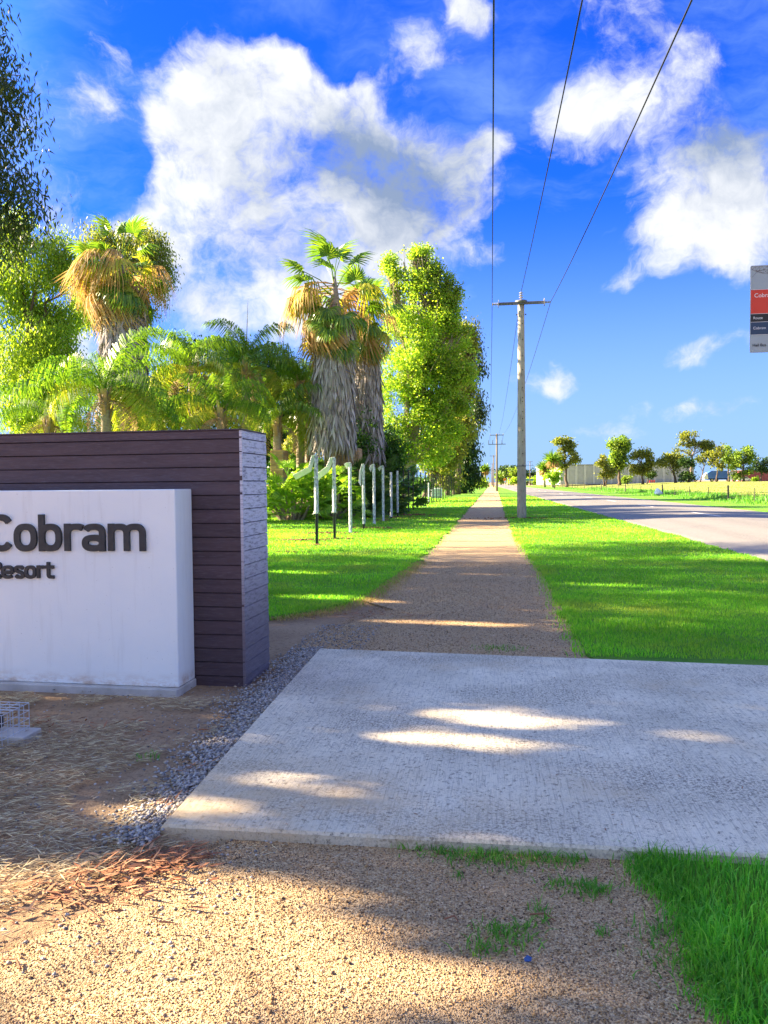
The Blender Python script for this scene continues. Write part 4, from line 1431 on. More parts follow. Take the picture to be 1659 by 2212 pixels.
FE_G = [feather_mesh('feather_frond', 70 + i, 3.3, R(95 + 18 * i), 'feather_green', leaflet=0.78, hang=0.66 + 0.1 * i) for i in range(3)]
FE_Y = [feather_mesh('feather_frond_yellow', 80 + i, 3.1, R(135 + 15 * i), 'feather_yellow', leaflet=0.75, hang=0.86) for i in range(2)]
FE_D = [feather_mesh('feather_frond_dead', 85 + i, 2.6, R(175), 'feather_dead', leaflet=0.4, n=50, hang=0.9) for i in range(2)]


def feather_palm(label, px, dep, hub_py, seed, s=1.0, nG=11, nY=4, nD=3, spear=False):
    rng = np.random.default_rng(seed)
    b = At(px, 1044, dep)
    base = Vector((b.x, b.y, 0))
    root = empty('feather_palm', base, label, 'palm tree', 'feather palms behind the sign')
    zh = At(px, hub_py, dep).z
    zz_ = np.linspace(-0.15, zh + 0.1, 10)
    MB().tube([(base.x, base.y, z) for z in zz_], [0.24 - 0.07 * max(0, z) / zh for z in zz_], 12).build('trunk', MATS['palm_trunk'], root, True)
    bt = MB()
    for i in range(16):
        a = i * 2.4
        o_ = Vector((math.cos(a), math.sin(a), 0))
        c0 = base + Vector((0, 0, zh - 1.0 + 0.06 * i))
        s_ = Vector((-o_.y, o_.x, 0))
        c0 = c0 + o_ * 0.15
        bt.add([c0 - s_ * 0.09, c0 + s_ * 0.09, c0 + s_ * 0.05 + o_ * 0.16 + Vector((0, 0, 0.55)), c0 - s_ * 0.05 + o_ * 0.16 + Vector((0, 0, 0.55))], [(0, 1, 2, 3)])
    bt.build('leaf_bases', MATS['skirt_brown'], root, kind='stuff')
    for i in range(nG):
        u = i / nG
        place(FE_G[int(rng.integers(3))], root, (0, 0, zh), i * 2.39996 + rng.normal() * 0.2, R(22 - 55 * u + rng.normal() * 6), rng.normal() * 0.15, s * rng.uniform(0.85, 1.1), 'frond')
    for i in range(nY):
        place(FE_Y[int(rng.integers(2))], root, (0, 0, zh - 0.1), rng.random() * 6.28, R(-38 + rng.normal() * 10), rng.normal() * 0.2, s * rng.uniform(0.85, 1.05), 'yellow_frond')
    for i in range(nD):
        place(FE_D[int(rng.integers(2))], root, (0, 0, zh - 0.25), rng.random() * 6.28, R(-62 + rng.normal() * 8), rng.normal() * 0.2, s * rng.uniform(0.85, 1.05), 'dead_frond')
    if spear:
        MB().tube([base + Vector((0, 0, zh)), base + Vector((0.1, 0, zh + 1.9 * s)), base + Vector((0.16, 0, zh + 3.0 * s))], [0.03, 0.018, 0.004], 6).build('spear_leaf', MATS['petiole'], root)
    return root


feather_palm('feather palm directly below the orange fan palm, left of the sign', 232, 29, 850, 61, 1.04, 12, 8, 3)
feather_palm('feather palm over the middle of the sign wall', 420, 33, 800, 62, 0.94, 11, 7, 4)
feather_palm('tallest feather palm with an upright spear leaf', 535, 36, 790, 63, 1.04, 13, 6, 5, True)
feather_palm('feather palm leaning on the left of the twin fan palms', 650, 37.5, 830, 64, 0.85, 10, 8, 4)
feather_palm('feather palm over the right end of the sign wall', 480, 31, 890, 65, 0.84, 9, 7, 5)
feather_palm('low feather palm at the left above the sign wall', 110, 33, 905, 66, 0.84, 9, 7, 3)
feather_palm('drooping feather palm just right of the sign wall', 600, 35, 905, 67, 0.89, 10, 6, 4)
feather_palm('lower feather palm beside the orange fan palm trunk', 335, 32, 905, 68, 0.84, 9, 8, 5)
feather_palm('small feather palm behind the first wrapped post', 668, 38, 930, 69, 0.73, 9, 4, 3)

# --- low clumping fan palms behind the posts
BF_G = [fan_mesh('small_fan_leaf', 90 + i, 0.55, 0.42, 18, R(210), 0.22, 0.2, 0.04, 'bush_fan') for i in range(3)]
BF_D = [fan_mesh('small_fan_leaf_dark', 95 + i, 0.6, 0.5, 18, R(200), 0.18, 0.25, 0.02, 'bush_fan_dark') for i in range(3)]


def clump(label, px, py_base, w, h, seed, meshes, n=70, dep=None):
    rng = np.random.default_rng(seed)
    b = G(px, py_base) if dep is None else At(px, 1044, dep)
    dep = (b - EYE).dot(FH)
    base = Vector((b.x, b.y, 0))
    root = empty('fan_palm_clump', base, label, 'plant', 'clumping fan palms behind the posts')
    rx, hz = w * dep / F * 0.5, h * dep / F
    st = MB()
    for i in range(n):
        a = rng.random() * 2 * math.pi
        rr_ = math.sqrt(rng.random())
        ex, ey = rr_ * math.cos(a) * rx * 0.62, rr_ * math.sin(a) * rx * 0.62
        z = max(0.1, hz * 0.75 * (1 - 0.65 * rr_ ** 2) * rng.uniform(0.25, 1.0))
        el = R(70 - 75 * rr_ + rng.normal() * 12)
        place(meshes[int(rng.integers(3))], root, (ex, ey, z), a - math.pi / 2 + rng.normal() * 0.5, el, rng.normal() * 0.4, rng.uniform(0.95, 1.45), 'frond')
        if i % 7 == 0:
            st.tube([base + Vector((ex * 0.5, ey * 0.5, -0.05)), base + Vector((ex, ey, z + 0.05))], [0.07, 0.05], 6)
    st.build('stems', MATS['palm_trunk'], root)
    return root


clump('bright green clumping fan palm right of the sign wall', 632, 1125, 160, 135, 101, BF_G, 160)
clump('green clumping fan palm between the first two wrapped posts', 712, 1122, 125, 130, 102, BF_G, 110)
clump('dark clumping fan palm behind the third wrapped post', 768, 1117, 115, 112, 103, BF_D, 110)
clump('dark clumping fan palm behind the middle wrapped posts', 816, 1111, 95, 118, 104, BF_D, 105)
clump('dark clumping fan palm at the end of the wrapped posts', 858, 1101, 82, 108, 105, BF_D, 95)
clump('tall fan palm clump behind the bright one', 668, 1110, 130, 150, 106, BF_D, 90)
# ------------------------------------------------------------------ brick walls behind the palms
surf('brick_orange', (0.46, 0.27, 0.13), (0.58, 0.37, 0.19), 8, 0.85, 0.3, 60, island=0.22)
surf('mortar', (0.30, 0.26, 0.21), (0.40, 0.35, 0.29), 10, 0.95)


def brick_wall(label, px0, px1, py_top, dep, ret=0.0, vis=1.3):
    """stack-bonded courses of single bricks over a mortar core; the lower wall is hidden by plants and kept plain"""
    a, b = At(px0, py_top, dep), At(px1, py_top, dep)
    H = a.z
    wd = b.x - a.x
    y0 = a.y
    root = empty('brick_wall', (a.x, y0, 0), label, 'wall')
    MB().box((a.x + 0.012, y0 + 0.012, -0.1), (a.x + wd - 0.012, y0 + 0.9, H - 0.01)).build('mortar_core', MATS['mortar'], root)
    bl, bh, j = 0.29, 0.09, 0.012
    me = mesh_np('brick', np.array(MB().box((0, 0, 0), (bl, 0.1, bh), 0.004).v), MB().box((0, 0, 0), (bl, 0.1, bh), 0.004).f)
    me.materials.append(MATS['brick_orange'])
    me2 = mesh_np('brick_side', np.array(MB().box((0, 0, 0), (0.1, bl, bh), 0.004).v), MB().box((0, 0, 0), (0.1, bl, bh), 0.004).f)
    me2.materials.append(MATS['brick_orange'])
    nz = int(vis / (bh + j))
    nx_ = max(1, int(wd / (bl + j)))
    sx = wd / (nx_ * (bl + j))
    for k_ in range(nz):
        z = H - (k_ + 1) * (bh + j)
        for i in range(nx_ + 1):
            x0 = (i - 0.5 * (k_ % 2)) * (bl + j) * sx
            x1 = x0 + bl * sx
            x0, x1 = max(0, x0), min(wd, x1)
            if x1 - x0 < 0.05:
                continue
            o = bpy.data.objects.new('brick', me)
            COL.objects.link(o)
            o.parent = root
            o.location = (x0, random.Random(k_ * 31 + i).uniform(-0.003, 0.001), z)
            o.scale = ((x1 - x0) / bl, 1, 1)
        for i in range(3):
            for xx in (0.0005, wd - 0.1005):
                o = bpy.data.objects.new('brick', me2)
                COL.objects.link(o)
                o.parent = root
                o.location = (xx - (0.003 if xx < 1 else -0.003), 0.104 + (i + 0.0) * (bl + j), z)
    return root


brick_wall('orange brick wall behind the third wrapped post', 731, 776, 968, 36.6)
brick_wall('orange brick pier just right of the sign wall', 584, 612, 972, 34.5)

# ------------------------------------------------------------------ new fence posts in a row
surf('post_black', (0.010, 0.011, 0.012), (0.02, 0.021, 0.023), 9, 0.4, spec=0.5)
m, t, b = base_mat('plastic_film')
tcx = t.n('ShaderNodeTexCoord').outputs['Object']
nz = t.noise(t.vmath('MULTIPLY', tcx, (9, 9, 3)), 3.0, 5, 0.7)
col = t.mix(t.rng(nz, 0.40, 0.62), (0.25, 0.28, 0.32), (0.80, 0.83, 0.86))
link(t, col, b.inputs['Base Color'])
b.inputs['Roughness'].default_value = 0.22
b.inputs['Specular IOR Level'].default_value = 0.7
bn = t.n('ShaderNodeBump', None, Strength=1.0, Distance=0.02, Height=t.noise(t.vmath('MULTIPLY', tcx, (8, 8, 2)), 9, 5, 0.7))
link(t, bn.outputs[0], b.inputs['Normal'])
surf('film_white', (0.72, 0.75, 0.78), (0.85, 0.87, 0.9), 12, 0.3, 0.6, 25, spec=0.6)

PX0, PY0, PSTEP = -4.35, 18.9, 2.5
ORD = ['first', 'second', 'third', 'fourth', 'fifth', 'sixth', 'seventh', 'eighth', 'ninth', 'tenth', 'eleventh', 'twelfth', 'thirteenth', 'fourteenth', 'fifteenth', 'sixteenth', 'seventeenth', 'eighteenth', 'nineteenth']
TENS = {2: 'twent', 3: 'thirt', 4: 'fort'}


def ordinal(n):
    if n <= 19:
        return ORD[n - 1]
    t_, u = divmod(n, 10)
    return TENS[t_] + 'ieth' if u == 0 else TENS[t_] + 'y-' + ORD[u - 1]


post_me = mesh_np('post', np.array(MB().box((-0.0325, -0.0325, -0.1), (0.0325, 0.0325, 1.0), 0.004).v), MB().box((-0.0325, -0.0325, -0.1), (0.0325, 0.0325, 1.0), 0.004).f)
post_me.materials.append(MATS['post_black'])
# (x, base y, top y) of the nearest posts in view pixels
zp = lambda zx, zy: ((1000 + zx * 0.39181) * 0.553, (1650 + zy * 0.39181) * 0.553)
near = [(608, 1232, 335), (785, 1175, 357), (943, 1110, 415), (1076, 1070, 425), (1180, 1022, 425), (1270, 990, 440), (1350, 968, 500), (1412, 945, 485), (1472, 913, 478), (1523, 903, 478), (1568, 880, 503), (1607, 865, 490), (1645, 848, 498)]
wrap_from = {0: 0.36, 1: 0.34, 2: 0.0, 3: 0.09, 4: 0.0, 5: 0.0, 6: 0.06, 7: 0.10}
rr = random.Random(8)
for i in range(46):
    if i < len(near):
        bx_, by_ = zp(near[i][0], near[i][1])
        p = G(bx_, by_)
        x, y = p.x, p.y
        dep = (p - EYE).dot(FH)
        H = At(bx_, zp(0, near[i][2])[1], dep).z
        lastY = y
    else:
        x, y = PX0 + rr.uniform(-0.04, 0.04), lastY + PSTEP * (i - len(near) + 1)
        H = 2.22 + rr.uniform(-0.05, 0.05)
    what = 'wrapped in clear plastic film' if i in wrap_from else ('of bare black steel' if i != 14 else 'pale film at its foot')
    root = empty('fence_post', (x, y, 0.02), '%s post from the sign wall, %s, in the fence row' % (ordinal(i + 1), what), 'fence post', 'new fence posts in a row along the lawn')
    o = bpy.data.objects.new('steel_post', post_me)
    COL.objects.link(o)
    o.parent = root
    o.scale = (1, 1, H)
    o.rotation_euler = (rr.uniform(-0.004, 0.004), rr.uniform(-0.006, 0.006), rr.uniform(-0.05, 0.05))
    if i in wrap_from or i == 14:
        z0 = wrap_from.get(i, 0.1) * H
        z1 = H + 0.012 if i != 14 else 0.7 * H
        m = MB()
        N = 26
        prof = []
        for k_ in range(N + 1):
            z = z0 + (z1 - z0) * k_ / N
            tw = rr.uniform(-0.12, 0.12)
            s_ = 0.042 + rr.uniform(-0.003, 0.006) + (0.006 if i < 2 and k_ / N < 0.5 else 0)
            prof.append([(x + math.cos(a + tw) * s_ * 1.2, y + math.sin(a + tw) * s_ * 1.2, z) for a in (R(45), R(90), R(135), R(180), R(225), R(270), R(315), R(0))])
        V = [q for ring in prof for q in ring]
        Fs = [(k_ * 8 + a, k_ * 8 + (a + 1) % 8, (k_ + 1) * 8 + (a + 1) % 8, (k_ + 1) * 8 + a) for k_ in range(N) for a in range(8)]
        if z1 > H:
            Fs.append(tuple(N * 8 + a for a in range(8)))
        m.add(V, Fs)
        m.build('plastic_wrap', MATS['plastic_film'], root)
        if i in (0, 1, 6):
            # bunched lower edge
            m = MB()
            for k_ in range(10):
                a = k_ * 0.63
                m.add([(x + 0.04 * math.cos(a), y + 0.04 * math.sin(a), z0 + 0.06), (x + 0.04 * math.cos(a + .6), y + 0.04 * math.sin(a + .6), z0 + 0.05), (x + rr.uniform(.08, .15) * math.cos(a + .3), y + 0.1 * math.sin(a + .3), z0 + rr.uniform(-0.06, 0.02))], [(0, 1, 2)])
            m.build('film_ruffle', MATS['film_white'], root)
    if i < 6:
        # loose end of film hanging from the top, blown to the left
        flap = [[(0.03, 0.0), (-0.10, -0.02), (-0.18, -0.30), (-0.42, -0.42), (-0.58, -0.50)], [(0.03, 0.0), (-0.10, -0.02), (-0.20, -0.26), (-0.42, -0.42), (-0.56, -0.56)], [(0.03, 0.02), (-0.10, 0.01), (-0.17, -0.04)], [(0.03, 0.01), (-0.05, 0.0), (-0.12, -0.25), (-0.15, -0.62)], [(0.03, 0.01), (-0.06, 0.0), (-0.13, -0.06), (-0.17, -0.17)], [(0.03, 0.01), (-0.08, 0.0), (-0.15, -0.05), (-0.19, -0.11)]][i]
        m = MB()
        wdt = [0.11, 0.13, 0.13, 0.12, 0.12, 0.1][i]
        V = []
        for q, (u, w) in enumerate(flap):
            t_ = q / (len(flap) - 1)
            V += [(x + u, y - 0.045 - 0.03 * t_, H + 0.02 + w + wdt * 0.12), (x + u + wdt * 0.35 * (1 if q else 0), y + 0.045 + 0.05 * t_, H + 0.015 + w - wdt * (0.9 if q > 0 else 0.1))]
        m.add(V, [(2 * q, 2 * q + 1, 2 * q + 3, 2 * q + 2) for q in range(len(flap) - 1)])
        fl = m.build('film_flap', MATS['film_white'], root)
        md = fl.modifiers.new('thick', 'SOLIDIFY')
        md.thickness = 0.004

# turned soil round the nearest posts
rng = np.random.default_rng(5)


def clods(centre, sx, sy, n, smax, rng):
    c = np.c_[rng.normal(size=n) * sx + centre[0], rng.normal(size=n) * sy + centre[1], np.full(n, 0.03)]
    s = smax * rng.uniform(0.25, 1.0, n) ** 1.5
    d = np.exp(-(((c[:, 0] - centre[0]) / sx) ** 2 + ((c[:, 1] - centre[1]) / sy) ** 2) / 2)
    c[:, 2] += d * 0.03
    return stones(c, s, rng, 0.6)


OCT = np.array([(1, 0, 0), (0, 1, 0), (-1, 0, 0), (0, -1, 0), (0, 0, 1), (0, 0, -1)], float)
OCTF = np.array([(0, 1, 4), (1, 2, 4), (2, 3, 4), (3, 0, 4), (1, 0, 5), (2, 1, 5), (3, 2, 5), (0, 3, 5)])


def stones(c, s, rng, flat=0.7):
    n = len(c)
    off = OCT[None] * rng.uniform(0.7, 1.25, (n, 6, 1))
    off = off + rng.normal(size=(n, 6, 3)) * 0.12
    off[:, :, 2] *= flat
    off[:, :, 0] *= rng.uniform(0.8, 1.4, (n, 1))
    th = rng.random(n) * 6.283
    ca, sa = np.cos(th)[:, None], np.sin(th)[:, None]
    x = off[:, :, 0] * ca - off[:, :, 1] * sa
    y = off[:, :, 0] * sa + off[:, :, 1] * ca
    off = np.stack([x, y, off[:, :, 2]], -1) * s[:, None, None]
    V = (c[:, None, :] + off).reshape(-1, 3)
    Fa = (OCTF[None] + (np.arange(n) * 6)[:, None, None]).reshape(-1, 3)
    return V, Fa


soilm = leaf('soil_clod', [(0.16, 0.075, 0.035), (0.24, 0.125, 0.06), (0.32, 0.19, 0.1), (0.10, 0.05, 0.03)], 0.0, 0.95, 0.1)
zs2 = lambda zx, zy: G(*zp(zx, zy))
allV, allF, nv = [], [], 0
for (zx, zy, sx, sy, n, sm) in ((470, 1190, 0.55, 0.16, 260, 0.045), (620, 1235, 0.2, 0.1, 60, 0.03), (850, 1172, 0.45, 0.12, 170, 0.04), (740, 1115, 0.6, 0.2, 240, 0.045), (1175, 1062, 0.4, 0.25, 170, 0.05), (890, 1060, 0.5, 0.3, 60, 0.04), (1230, 985, 0.5, 0.3, 90, 0.05), (1430, 952, 0.4, 0.4, 100, 0.06), (1590, 930, 0.5, 0.5, 120, 0.09), (320, 1308, 0.25, 0.07, 90, 0.03), (860, 1010, 0.4, 0.3, 70, 0.05), (1330, 965, 0.4, 0.4, 80, 0.05), (2655, 962, 1.1, 0.3, 240, 0.05)):
    p = zs2(zx, zy)
    V, Fa = clods((p.x, p.y), sx, sy, n, sm, rng)
    allV.append(V)
    allF.append(Fa + nv)
    nv += len(V)
o = link_mesh('soil_spoil', mesh_np('soil_spoil', np.concatenate(allV), np.concatenate(allF)), soilm, None, 'stuff')

# ------------------------------------------------------------------ power poles and lines
surf('pole_concrete', (0.29, 0.265, 0.23), (0.40, 0.37, 0.32), 1.2, 0.85, 0.25, 60, c3=(0.18, 0.16, 0.14), s3=6, stretch=(2, 2, 0.6))
surf('pole_timber', (0.13, 0.105, 0.085), (0.21, 0.175, 0.145), 3, 0.9, 0.4, 30, stretch=(3, 3, 0.3))
surf('arm_steel', (0.10, 0.105, 0.11), (0.17, 0.175, 0.18), 7, 0.55, metal=0.5)
surf('insulator', (0.26, 0.25, 0.25), (0.36, 0.35, 0.34), 6, 0.3, spec=0.6)
surf('cable', (0.010, 0.010, 0.012), (0.018, 0.018, 0.02), 6, 0.6)
surf('hole_dark', (0.008, 0.008, 0.008), (0.012, 0.012, 0.012), 6, 0.9)

pbase = G(1127, 1121)
PXc, PYc = pbase.x, pbase.y
pdep = (pbase - EYE).dot(FH)
kk = pdep / F
ptop = At(1126, 652, pdep).z
pole = empty('power_pole', (PXc, PYc, 0), 'big pale concrete power pole beside the gravel path', 'power pole', 'power poles along the street')
zz_ = np.linspace(-0.2, ptop, 20)
MB().tube([(PXc, PYc, z) for z in zz_], [0.195 - 0.065 * max(0, z) / ptop for z in zz_], 20).build('pole', MATS['pole_concrete'], pole, True)
AL, AR = At(1070, 650.5, pdep), At(1187, 643, pdep)
az_ = ptop - 0.09


def insul(p, d, parent, n=4, r=0.055, L=0.26):
    m = MB()
    p, d = Vector(p), Vector(d).normalized()
    prof = [(0, 0.02)]
    for i in range(n):
        t0 = L * (i + 0.2) / n
        prof += [(t0, 0.022), (t0 + 0.012, r), (t0 + 0.03, r * 0.95), (t0 + 0.04, 0.022)]
    prof.append((L, 0.018))
    m.tube([p + d * a for a, _ in prof], [q for _, q in prof], 12)
    m.build('insulator', MATS['insulator'], parent)


arm = MB()
arm.box((PXc - 0.92, PYc - 0.20, az_ - 0.055), (PXc + 0.92, PYc - 0.10, az_ + 0.055), 0.006)
a_o = arm.build('crossarm', MATS['arm_steel'], pole)
MB().tube([(PXc, PYc, az_ + 0.03), (PXc, PYc, az_ + 0.13)], [0.27, 0.25], 20).build('cap_plate', MATS['arm_steel'], pole, True)
for s in (-1, 1):
    MB().tube([(PXc + s * 0.92, PYc - 0.15, az_), (PXc + s * 0.945, PYc - 0.15, az_)], [0.17, 0.17], 18).build('end_disc', MATS['insulator'], pole)
    insul((PXc + s * 0.945, PYc - 0.15, az_), (s, 0, 0), pole, 4, 0.06, 0.25)
    MB().tube([(PXc + s * 0.15, PYc - 0.12, ptop - 0.55), (PXc + s * 0.21, PYc - 0.12, ptop - 0.55)], 0.03, 8).build('bolt', MATS['arm_steel'], pole)
insul((PXc, PYc, az_ + 0.13), (0, 0, 1), pole, 4, 0.09, 0.38)
ca_ = -FH
for zpy in (700, 735, 770, 800, 838, 868, 905, 930, 955, 980, 1005, 860, 890):
    z = At(1127, zpy, pdep).z
    rad = 0.195 - 0.065 * z / ptop
    c0 = Vector((PXc, PYc, z)) + ca_ * (rad - 0.004) + Vector((0.02, 0, 0))
    m = MB()
    m.tube([c0, c0 + ca_ * 0.010], 0.022, 8)
    m.build('bolt_hole', MATS['hole_dark'], pole)
MB().tube([(PXc, PYc, 2.2), (PXc, PYc, 2.24)], [0.19, 0.19], 20).build('band', MATS['arm_steel'], pole, True)

PSP = 101.0
W_ATT = [(-1.19, az_), (0.0, az_ + 0.50), (1.19, az_)]


def timber_pole(label, x, y, h, double):
    r = empty('power_pole', (x, y, 0), label, 'power pole', 'power poles along the street')
    MB().tube([(x, y, -0.2), (x, y, h * 0.5), (x, y, h + 0.12)], [0.19, 0.165, 0.14], 12).build('pole', MATS['pole_timber'], r, True)
    MB().box((x - 1.15, y - 0.26, h - 0.19), (x + 1.15, y - 0.145, h - 0.07)).build('crossarm', MATS['arm_steel'], r)
    for s in (-1.12, 0.35, 1.12):
        insul((x + s, y - 0.2, h - 0.07), (0, 0, 1), r, 3, 0.07, 0.24)
    if double:
        MB().box((x - 1.45, y - 0.25, h - 1.75), (x + 1.5, y - 0.147, h - 1.63)).build('crossarm', MATS['arm_steel'], r)
        for s in (-1.38, -0.7, 0.88):
            m = MB()
            m.tube([(x + s, y - 0.2, h - 1.63), (x + s, y - 0.2, h - 1.0)], [0.05, 0.05], 8)
            m.build('fuse', MATS['cable'], r)
        for s, e in ((-1.38, -1.12), (0.88, 1.12), (-0.7, -0.1)):
            m = MB()
            pts = [(x + s + (e - s) * t_, y - 0.22, h - 1.0 + 0.9 * t_ - 0.25 * math.sin(t_ * 3.14)) for t_ in np.linspace(0, 1, 7)]
            m.tube(pts, 0.014, 5)
            m.build('jumper', MATS['cable'], r)
    return r


poles = [(PYc + PSP, 9.75, True, 'dark timber pole with two crossarms, next beyond the concrete pole'), (PYc + 2 * PSP, 9.6, False, 'third power pole along the path, thin and far'), (PYc + 3 * PSP, 9.6, False, 'fourth power pole along the path, very small'), (PYc + 4 * PSP, 9.6, False, 'farthest power pole at the end of the path')]
for i, (y, h, dbl, lab) in enumerate(poles):
    timber_pole(lab, PXc - 0.35 - 0.3 * i, y, h, dbl)
rp = At(1145, 1044, 318)
timber_pole('lone pale power pole right of the road intersection', rp.x, rp.y, 10.0, True)
for q, (u, z) in enumerate(W_ATT):
    nm = ('left', 'middle', 'right')[q]
    m = MB()
    for (y0, y1, x0, x1, za, zb_) in ((PYc - PSP, PYc, PXc + u, PXc + u, z, z), (PYc, PYc + PSP, PXc + u, PXc - 0.35 + (-1.12, 0.35, 1.12)[q], z, 9.9), (PYc + PSP, PYc + 2 * PSP, PXc - 0.35 + (-1.12, 0.35, 1.12)[q], PXc - 0.65 + (-1.12, 0.35, 1.12)[q], 9.9, 9.75)):
        pts = []
        for t_ in np.linspace(0, 1, 33):
            pts.append((x0 + (x1 - x0) * t_, y0 + (y1 - y0) * t_ - (0.15 if q != 1 else 0), za + (zb_ - za) * t_ - 4 * (2.2, 2.05, 2.25)[q] * (1.0 if y1 <= PYc else 0.5) * t_ * (1 - t_)))
        m.tube(pts, 0.0125, 5, False)
    o = m.build('power_line', MATS['cable'])
    tag(o, '%s of the three black overhead power lines' % nm, 'power line', 'overhead power lines')

# ------------------------------------------------------------------ tank beyond the posts
surf('tank_white', (0.62, 0.66, 0.70), (0.74, 0.77, 0.8), 3, 0.5)
surf('tank_frame', (0.40, 0.43, 0.47), (0.50, 0.53, 0.56), 6, 0.4, metal=0.6)
p = At(943, 1044, 76)
tk = empty('water_tank', (p.x, p.y, 0.02), 'white caged water tank on a pallet beyond the black posts', 'tank')
x, y = p.x, p.y
MB().box((x - 0.5, y - 0.6, 0.16), (x + 0.5, y + 0.6, 1.05), 0.06).build('tank', MATS['tank_white'], tk)
for i in range(3):
    MB().box((x - 0.5, y - 0.6 + 0.5 * i, 0.02), (x + 0.5, y - 0.4 + 0.5 * i, 0.16)).build('pallet_foot', MATS['tank_frame'], tk)
for i in range(6):
    MB().tube([(x - 0.5 + 0.2 * i, y - 0.615, 0.15), (x - 0.5 + 0.2 * i, y - 0.615, 1.07)], 0.012, 6).build('cage_bar', MATS['tank_frame'], tk)
for i in range(4):
    MB().tube([(x - 0.51, y - 0.63, 0.2 + 0.28 * i), (x + 0.51, y - 0.63, 0.2 + 0.28 * i)], 0.012, 6).build('cage_bar', MATS['tank_frame'], tk)
MB().tube([(x, y, 1.05), (x, y, 1.1)], 0.11, 14).build('lid', MATS['post_black'], tk)

# ------------------------------------------------------------------ paddock fence across the road
surf('fence_timber', (0.10, 0.08, 0.06), (0.18, 0.145, 0.11), 6, 0.9, 0.4, 30)
surf('fence_steel', (0.05, 0.045, 0.04), (0.09, 0.08, 0.07), 6, 0.7)
FXp = 17.75
ff = empty('paddock_fence', (FXp, 50, 0), 'long post and wire fence along the paddock across the road', 'fence')
rr = random.Random(12)
fy = []
y = 38.0
i = 0
while y < 300:
    thick = i % 4 == 0
    r_ = 0.07 if thick else 0.028
    h = 1.15 if thick else 1.0
    tl = rr.uniform(-0.04, 0.04)
    m = MB()
    m.tube([(FXp, y, -0.1), (FXp + tl, y + rr.uniform(-0.03, 0.03), h)], [r_, r_ * 0.95], 8 if thick else 5)
    m.build('timber_post' if thick else 'steel_post', MATS['fence_timber' if thick else 'fence_steel'], ff)
    fy.append(y)
    y += 5.75 + rr.uniform(-0.3, 0.3)
    i += 1
for z in (0.25, 0.5, 0.75, 0.95):
    MB().tube([(FXp - 0.03, 36, z), (FXp - 0.03, 150, z), (FXp - 0.03, 300, z)], 0.006, 4).build('fence_wire', MATS['fence_steel'], ff)

# white bag dumped against the fence
bagm = surf('bag_white', (0.70, 0.73, 0.78), (0.82, 0.84, 0.87), 5, 0.6, 0.7, 14)
bp = G(1424, 1070.5)
bag = MB()
for (cx_, cz_, rx_, rz_) in ((0, 0, 0, 0),):
    rows = 10
    cols_ = 14
    V = []
    for i in range(rows + 1):
        t_ = i / rows
        rad = 0.52 * (math.sin(math.pi * min(1, 0.12 + t_ * 0.9)) ** 0.7) * (1 - 0.55 * t_)
        for j in range(cols_):
            a = 2 * math.pi * j / cols_
            nzv = 1 + 0.22 * mnoise.noise(Vector((math.cos(a) * 1.7, math.sin(a) * 1.7, t_ * 3.1)))
            V.append((bp.x - 0.25 * t_ * 0.8 + rad * nzv * math.cos(a), bp.y + rad * nzv * math.sin(a) * 0.8, 0.02 + t_ * 0.78 + 0.05 * mnoise.noise(Vector((a, t_ * 4, 2)))))
    Fs = [(i * cols_ + j, i * cols_ + (j + 1) % cols_, (i + 1) * cols_ + (j + 1) % cols_, (i + 1) * cols_ + j) for i in range(rows) for j in range(cols_)] + [tuple(rows * cols_ + j for j in range(cols_))]
    bag.add(V, Fs)
tag(bag.build('white_bag', bagm, None, True), 'crumpled white bulk bag leaning on the paddock fence', 'bag')

# ------------------------------------------------------------------ far side: warehouse, truck, car, maroon shed
surf('panel_grey', (0.36, 0.36, 0.355), (0.42, 0.42, 0.415), 1.0, 0.8, island=0.05)
surf('panel_white', (0.50, 0.49, 0.47), (0.56, 0.55, 0.53), 1.0, 0.8)
surf('roof_metal', (0.36, 0.37, 0.38), (0.44, 0.45, 0.46), 1.0, 0.5, metal=0.3)
WD = 255.0
wl_, wr_ = At(1210, 1042, WD), At(1500, 1040, WD)
zb_ = 1.0
wtop = At(1300, 1004, WD).z
wh = empty('warehouse', (wl_.x, wl_.y, zb_), 'long grey concrete panel warehouse behind the roadside trees', 'building')
ax = Vector((wr_.x - wl_.x, wr_.y - wl_.y, 0))
LW = ax.length
ax.normalize()
ay = Vector((-ax.y, ax.x, 0))


def whp(u, v, z):
    return wl_.xy.to_3d() + ax * u + ay * v + Vector((0, 0, z))


def wh_box(a, b, name, mat, parent):
    t = MB().box(a, b)
    m = MB()
    m.add([whp(*v) for v in t.v], t.f)
    return m.build(name, mat, parent)


wh_box((0.1, 0.15, zb_ - 0.5), (LW - 0.1, 40, wtop - 0.25), 'shell', MATS['panel_grey'], wh)
u = 0.0
while u < LW - 2.6:
    wh_box((u, 0.0, zb_ - 0.4), (u + 2.05, 0.14, wtop - 0.1), 'wall_panel', MATS['panel_grey'], wh)
    wh_box((u + 2.09, -0.12, zb_ - 0.4), (u + 2.85, 0.14, wtop), 'pilaster', MATS['panel_white'], wh)
    u += 2.9
wh_box((-0.3, -0.2, wtop + 0.003), (LW + 0.3, 40.3, wtop + 0.22), 'roof_edge', MATS['roof_metal'], wh)

